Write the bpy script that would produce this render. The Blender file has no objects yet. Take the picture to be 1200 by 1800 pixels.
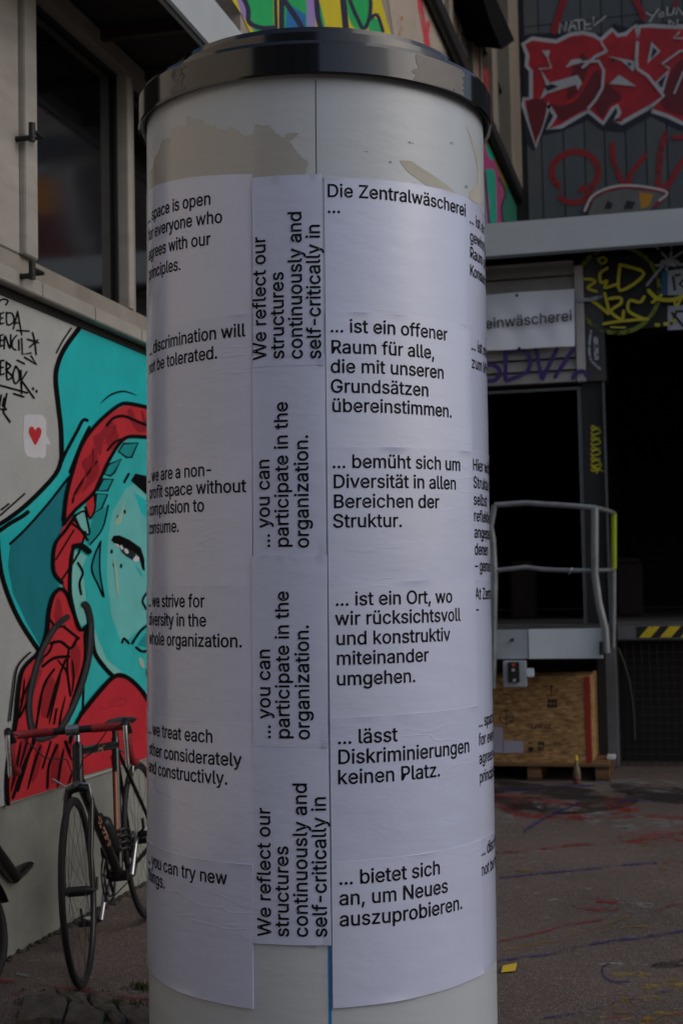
import bpy, bmesh, math, random
from mathutils import Vector, Matrix
from mathutils.geometry import tessellate_polygon
random.seed(7)
S = bpy.context.scene
COL = S.collection
# ------------------------------------------------------------------ camera
F, EYE = 2500.0, 1.4                       # focal length in photo pixels (photo 1200 x 1800), eye height
YAW, PITCH, ROLL = math.radians(13.7), math.atan(137/2500), math.radians(1.15)
cam = bpy.data.cameras.new('camera'); cam.sensor_fit = 'HORIZONTAL'; cam.sensor_width = 24.0
cam.lens = 24*F/1200; cam.clip_start = 0.05; cam.clip_end = 2000
cam.dof.use_dof = True; cam.dof.focus_distance = 3.75; cam.dof.aperture_fstop = 5.6
camo = bpy.data.objects.new('camera', cam); COL.objects.link(camo)
RM = (Matrix.Rotation(YAW, 4, 'Z') @ Matrix.Rotation(math.pi/2+PITCH, 4, 'X') @ Matrix.Rotation(-ROLL, 4, 'Z'))
camo.matrix_world = Matrix.Translation((0, 0, EYE)) @ RM
S.camera = camo
# ------------------------------------------------------------------ world and sun
SUN_EL, SUN_AZ = math.radians(38), math.radians(98)     # azimuth clockwise from +Y
w = bpy.data.worlds.new('World'); S.world = w; w.use_nodes = True
nt = w.node_tree; bg = nt.nodes['Background']
sky = nt.nodes.new('ShaderNodeTexSky'); sky.sky_type = 'NISHITA'; sky.sun_disc = False
sky.sun_elevation = SUN_EL; sky.sun_rotation = SUN_AZ; sky.air_density = 1.0; sky.dust_density = 3.0; sky.ozone_density = 1.5
nt.links.new(sky.outputs[0], bg.inputs[0]); bg.inputs[1].default_value = 0.15
sl = bpy.data.lights.new('sun', 'SUN'); sl.energy = 0.65; sl.angle = math.radians(50); sl.color = (1, .97, .95)
so = bpy.data.objects.new('sun', sl); COL.objects.link(so)
sd = Vector((math.sin(SUN_AZ)*math.cos(SUN_EL), math.cos(SUN_AZ)*math.cos(SUN_EL), math.sin(SUN_EL)))
so.rotation_euler = sd.to_track_quat('Z', 'Y').to_euler(); so.location = sd*30
vs = S.view_settings; vs.view_transform = 'Standard'; vs.look = 'None'; vs.gamma = 1; vs.use_curve_mapping = False
vs.exposure = -0.6
# ------------------------------------------------------------------ helpers
RT = RM.to_3x3(); CAMP = Vector((0, 0, EYE))
def ray(px, py): return (RT @ Vector((px-600, -(py-900), -F))).normalized()
def hit(px, py, axis, val):               # photo pixel -> point on the plane  axis = val
    d = ray(px, py); t = (val-CAMP[axis])/d[axis]; return CAMP + d*t
def C(r, g, b):
    f = lambda v: (v/255/12.92 if v/255 <= .04045 else ((v/255+.055)/1.055)**2.4)
    return (f(r), f(g), f(b), 1)
MATS = {}
def mat(name, col, rough=.7, var=.25, scale=6., bump=.0, bscale=60., metal=0., spec=.5, col2=None, stretch=(1, 1, 1), wear=0., wscale=8., coat=0., wmax=1.):
    if name in MATS: return MATS[name]
    m = bpy.data.materials.new(name); m.use_nodes = True; MATS[name] = m
    n = m.node_tree.nodes; l = m.node_tree.links; b = n['Principled BSDF']; out = n['Material Output']
    b.inputs['Roughness'].default_value = rough; b.inputs['Metallic'].default_value = metal
    b.inputs['Specular IOR Level'].default_value = spec; b.inputs['Coat Weight'].default_value = coat
    tc = n.new('ShaderNodeTexCoord'); mp = n.new('ShaderNodeMapping'); mp.inputs['Scale'].default_value = stretch
    l.new(tc.outputs['Object'], mp.inputs[0])
    t = n.new('ShaderNodeTexNoise'); t.inputs['Scale'].default_value = scale; t.inputs['Detail'].default_value = 7; t.inputs['Roughness'].default_value = .65
    l.new(mp.outputs[0], t.inputs['Vector'])
    mr = n.new('ShaderNodeMapRange'); mr.inputs[1].default_value = .32; mr.inputs[2].default_value = .68
    l.new(t.outputs[0], mr.inputs[0])
    mx = n.new('ShaderNodeMix'); mx.data_type = 'RGBA'
    c2 = col2 if col2 else tuple(v*(1-var) for v in col[:3])+(1,)
    mx.inputs[6].default_value = c2; mx.inputs[7].default_value = col
    l.new(mr.outputs[0], mx.inputs[0]); l.new(mx.outputs[2], b.inputs['Base Color'])
    rr = n.new('ShaderNodeMapRange'); rr.inputs[3].default_value = max(0, rough-.1); rr.inputs[4].default_value = min(1, rough+.1)
    l.new(t.outputs[0], rr.inputs[0]); l.new(rr.outputs[0], b.inputs['Roughness'])
    if bump:
        t2 = n.new('ShaderNodeTexNoise'); t2.inputs['Scale'].default_value = bscale; t2.inputs['Detail'].default_value = 5
        l.new(mp.outputs[0], t2.inputs['Vector'])
        bp = n.new('ShaderNodeBump'); bp.inputs['Strength'].default_value = bump; bp.inputs['Distance'].default_value = .004
        l.new(t2.outputs[0], bp.inputs['Height']); l.new(bp.outputs[0], b.inputs['Normal'])
    if wear:
        t3 = n.new('ShaderNodeTexNoise'); t3.inputs['Scale'].default_value = wscale; t3.inputs['Detail'].default_value = 8; t3.inputs['Roughness'].default_value = .75
        l.new(tc.outputs['Object'], t3.inputs['Vector'])
        m3 = n.new('ShaderNodeMapRange'); m3.inputs[1].default_value = wear-.05; m3.inputs[2].default_value = wear+.05; m3.inputs[4].default_value = wmax
        l.new(t3.outputs[0], m3.inputs[0])
        tr = n.new('ShaderNodeBsdfTransparent'); ms = n.new('ShaderNodeMixShader')
        l.new(m3.outputs[0], ms.inputs[0]); l.new(tr.outputs[0], ms.inputs[1]); l.new(b.outputs[0], ms.inputs[2]); l.new(ms.outputs[0], out.inputs[0])
    return m
def paint(name, r, g, b, rough=.55, wear=0., var=.16, wscale=8.): return mat('paint_'+name, C(r, g, b), rough, var, 5, .15, 40, wear=wear, wscale=wscale)
def link(name, me, mats, parent=None, **kw):
    o = bpy.data.objects.new(name, me); COL.objects.link(o)
    for m in (mats if isinstance(mats, (list, tuple)) else [mats]): me.materials.append(m)
    if parent: o.parent = parent
    for k, v in kw.items(): o[k] = v
    return o
def thing(name, label, cat, loc=(0, 0, 0), group=None):
    o = bpy.data.objects.new(name, None); COL.objects.link(o); o.location = loc; o.empty_display_size = .1
    o['label'] = label; o['category'] = cat
    if group: o['group'] = group
    return o
def keep(o, parent):                      # parent a world-space mesh under a moved empty
    o.parent = parent; o.matrix_parent_inverse = parent.matrix_basis.inverted(); return o
class MB:
    def __init__(s): s.v = []; s.f = []; s.m = []; s.sm = []
    def face(s, pts, mi=0, smooth=False):
        k = len(s.v); s.v += [tuple(p) for p in pts]; s.f.append(tuple(range(k, k+len(pts)))); s.m.append(mi); s.sm.append(smooth)
    def mesh(s, pts, faces, mi=0, smooth=False):
        k = len(s.v); s.v += [tuple(p) for p in pts]
        for f in faces: s.f.append(tuple(i+k for i in f)); s.m.append(mi); s.sm.append(smooth)
    def box(s, a, b, mi=0, bev=0.):
        (x0, y0, z0), (x1, y1, z1) = [min(p) for p in zip(a, b)], [max(p) for p in zip(a, b)]
        if bev <= 0:
            P = [(x, y, z) for x in (x0, x1) for y in (y0, y1) for z in (z0, z1)]
            s.mesh(P, [(0, 1, 3, 2), (4, 6, 7, 5), (0, 4, 5, 1), (2, 3, 7, 6), (0, 2, 6, 4), (1, 5, 7, 3)], mi)
        else:
            bm = bmesh.new(); bmesh.ops.create_cube(bm, size=1)
            for v in bm.verts: v.co = Vector(((x0+x1)/2+v.co.x*(x1-x0), (y0+y1)/2+v.co.y*(y1-y0), (z0+z1)/2+v.co.z*(z1-z0)))
            bmesh.ops.bevel(bm, geom=bm.edges[:], offset=bev, segments=2, affect='EDGES')
            bm.verts.index_update(); s.mesh([v.co.copy() for v in bm.verts], [[v.index for v in f.verts] for f in bm.faces], mi); bm.free()
    def tube(s, pts, r, n=10, mi=0, closed=False, cap=True):
        pts = [Vector(p) for p in pts]; m = len(pts); rs = r if isinstance(r, (list, tuple)) else [r]*m
        rings = []; up = None
        for i, p in enumerate(pts):
            if closed: t = pts[(i+1) % m]-pts[i-1]
            else: t = pts[min(i+1, m-1)]-pts[max(i-1, 0)]
            t.normalize()
            if up is None: up = Vector((0, 0, 1)) if abs(t.z) < .9 else Vector((1, 0, 0))
            a = (up - t*up.dot(t)).normalized(); b = t.cross(a); up = a
            rings.append([p+(a*math.cos(2*math.pi*k/n)+b*math.sin(2*math.pi*k/n))*rs[i] for k in range(n)])
        V = [v for R_ in rings for v in R_]; Fc = []
        for i in range(m if closed else m-1):
            j = (i+1) % m
            for k in range(n): Fc.append((i*n+k, i*n+(k+1) % n, j*n+(k+1) % n, j*n+k))
        s.mesh(V, Fc, mi, True)
        if cap and not closed: s.face(rings[0][::-1], mi); s.face(rings[-1], mi)
    def build(s, name, mats, parent=None, **kw):
        me = bpy.data.meshes.new(name); me.from_pydata(s.v, [], s.f); me.update()
        me.polygons.foreach_set('material_index', s.m); me.polygons.foreach_set('use_smooth', s.sm)
        return link(name, me, mats, parent, **kw)
def smooth_pts(P, closed=False, k=5):     # Catmull-Rom
    P = [Vector((p[0], p[1])) for p in P]; n = len(P); out = []
    if n < 3: return P
    for i in range(n if closed else n-1):
        g = lambda j: P[j % n] if closed else P[max(0, min(n-1, j))]
        a, b, c, d = g(i-1), g(i), g(i+1), g(i+2)
        for q in range(k):
            t = q/k; out.append(.5*((2*b)+(c-a)*t+(2*a-5*b+4*c-d)*t*t+(3*b-3*c+d-a)*t**3))
    if not closed: out.append(P[-1])
    return out
class Paint:
    """flat coats of paint laid on a wall: outlines given as photo positions, projected on the wall plane, each coat a little prouder"""
    def __init__(s, axis, val, sgn, xf=lambda x, y: (x, y), base=.001, step=.0001):
        s.ax, s.val, s.sgn, s.xf, s.off, s.step = axis, val, sgn, xf, base, step; s.mb = MB(); s.mats = []
    def mi(s, m):
        if m not in s.mats: s.mats.append(m)
        return s.mats.index(m)
    def P(s, p, off): return hit(p[0], p[1], s.ax, s.val+s.sgn*off)
    def poly(s, pts, m, smooth=False, off=None, holes=()):
        pts = [s.xf(*p) for p in pts]
        pts = smooth_pts(pts, True, 4) if smooth else [Vector(p) for p in pts]
        loops = [[Vector((p[0], p[1], 0)) for p in pts]]+[[Vector((*s.xf(*p), 0)) for p in h] for h in holes]
        tri = tessellate_polygon(loops); flat = [p for L in loops for p in L]
        if off is None: s.off += s.step; off = s.off
        V = [s.P(p, off) for p in flat]; s.mb.mesh(V, [s.ori(V, t) for t in tri], s.mi(m))
    def ori(s, V, t):
        n = (V[t[1]]-V[t[0]]).cross(V[t[2]]-V[t[0]]); return tuple(t) if n[s.ax]*s.sgn > 0 else tuple(t)[::-1]
    def stroke(s, pts, wd, m, smooth=True, off=None, taper=False, closed=False):
        if off is None: s.off += s.step; off = s.off
        pts = [Vector(s.xf(*p)) for p in pts]; sc = (Vector(s.xf(1, 0))-Vector(s.xf(0, 0))).length; wd = wd*sc
        if smooth and len(pts) > 2: pts = smooth_pts(pts, closed, 4)
        L, R_ = [], []; n = len(pts)
        for i, p in enumerate(pts):
            if closed: t = pts[(i+1) % n]-pts[i-1]
            else: t = pts[min(i+1, n-1)]-pts[max(i-1, 0)]
            if t.length < 1e-6: t = Vector((1, 0))
            t.normalize(); nn = Vector((-t.y, t.x)); ww = wd/2
            if taper: ww *= max(.15, math.sin(math.pi*(i+.35)/(n-.3))**.6)
            L.append(p+nn*ww); R_.append(p-nn*ww)
        V = [s.P(p, off) for p in L+R_]; m_ = s.mi(m)
        for i in range(n if closed else n-1):
            j = (i+1) % n
            for t in ((i, j, n+j), (i, n+j, n+i)): s.mb.mesh([V[q] for q in t], [s.ori([V[q] for q in t], (0, 1, 2))], m_)
        if not closed:
            for e in (0, n-1):                       # round ends
                if wd < 1.2: continue
                c = pts[e]; q = [c+Vector((math.cos(a), math.sin(a)))*wd/2*(.3 if taper else 1) for a in [k*math.pi/4 for k in range(8)]]
                V2 = [s.P(p, off+s.step*.3) for p in q]
                for k in range(1, 7): s.mb.mesh([V2[0], V2[k], V2[k+1]], [s.ori([V2[0], V2[k], V2[k+1]], (0, 1, 2))], m_)
    def build(s, name, parent, **kw):
        o = s.mb.build(name, s.mats, None, **kw)
        keep(o, parent); return o
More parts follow.
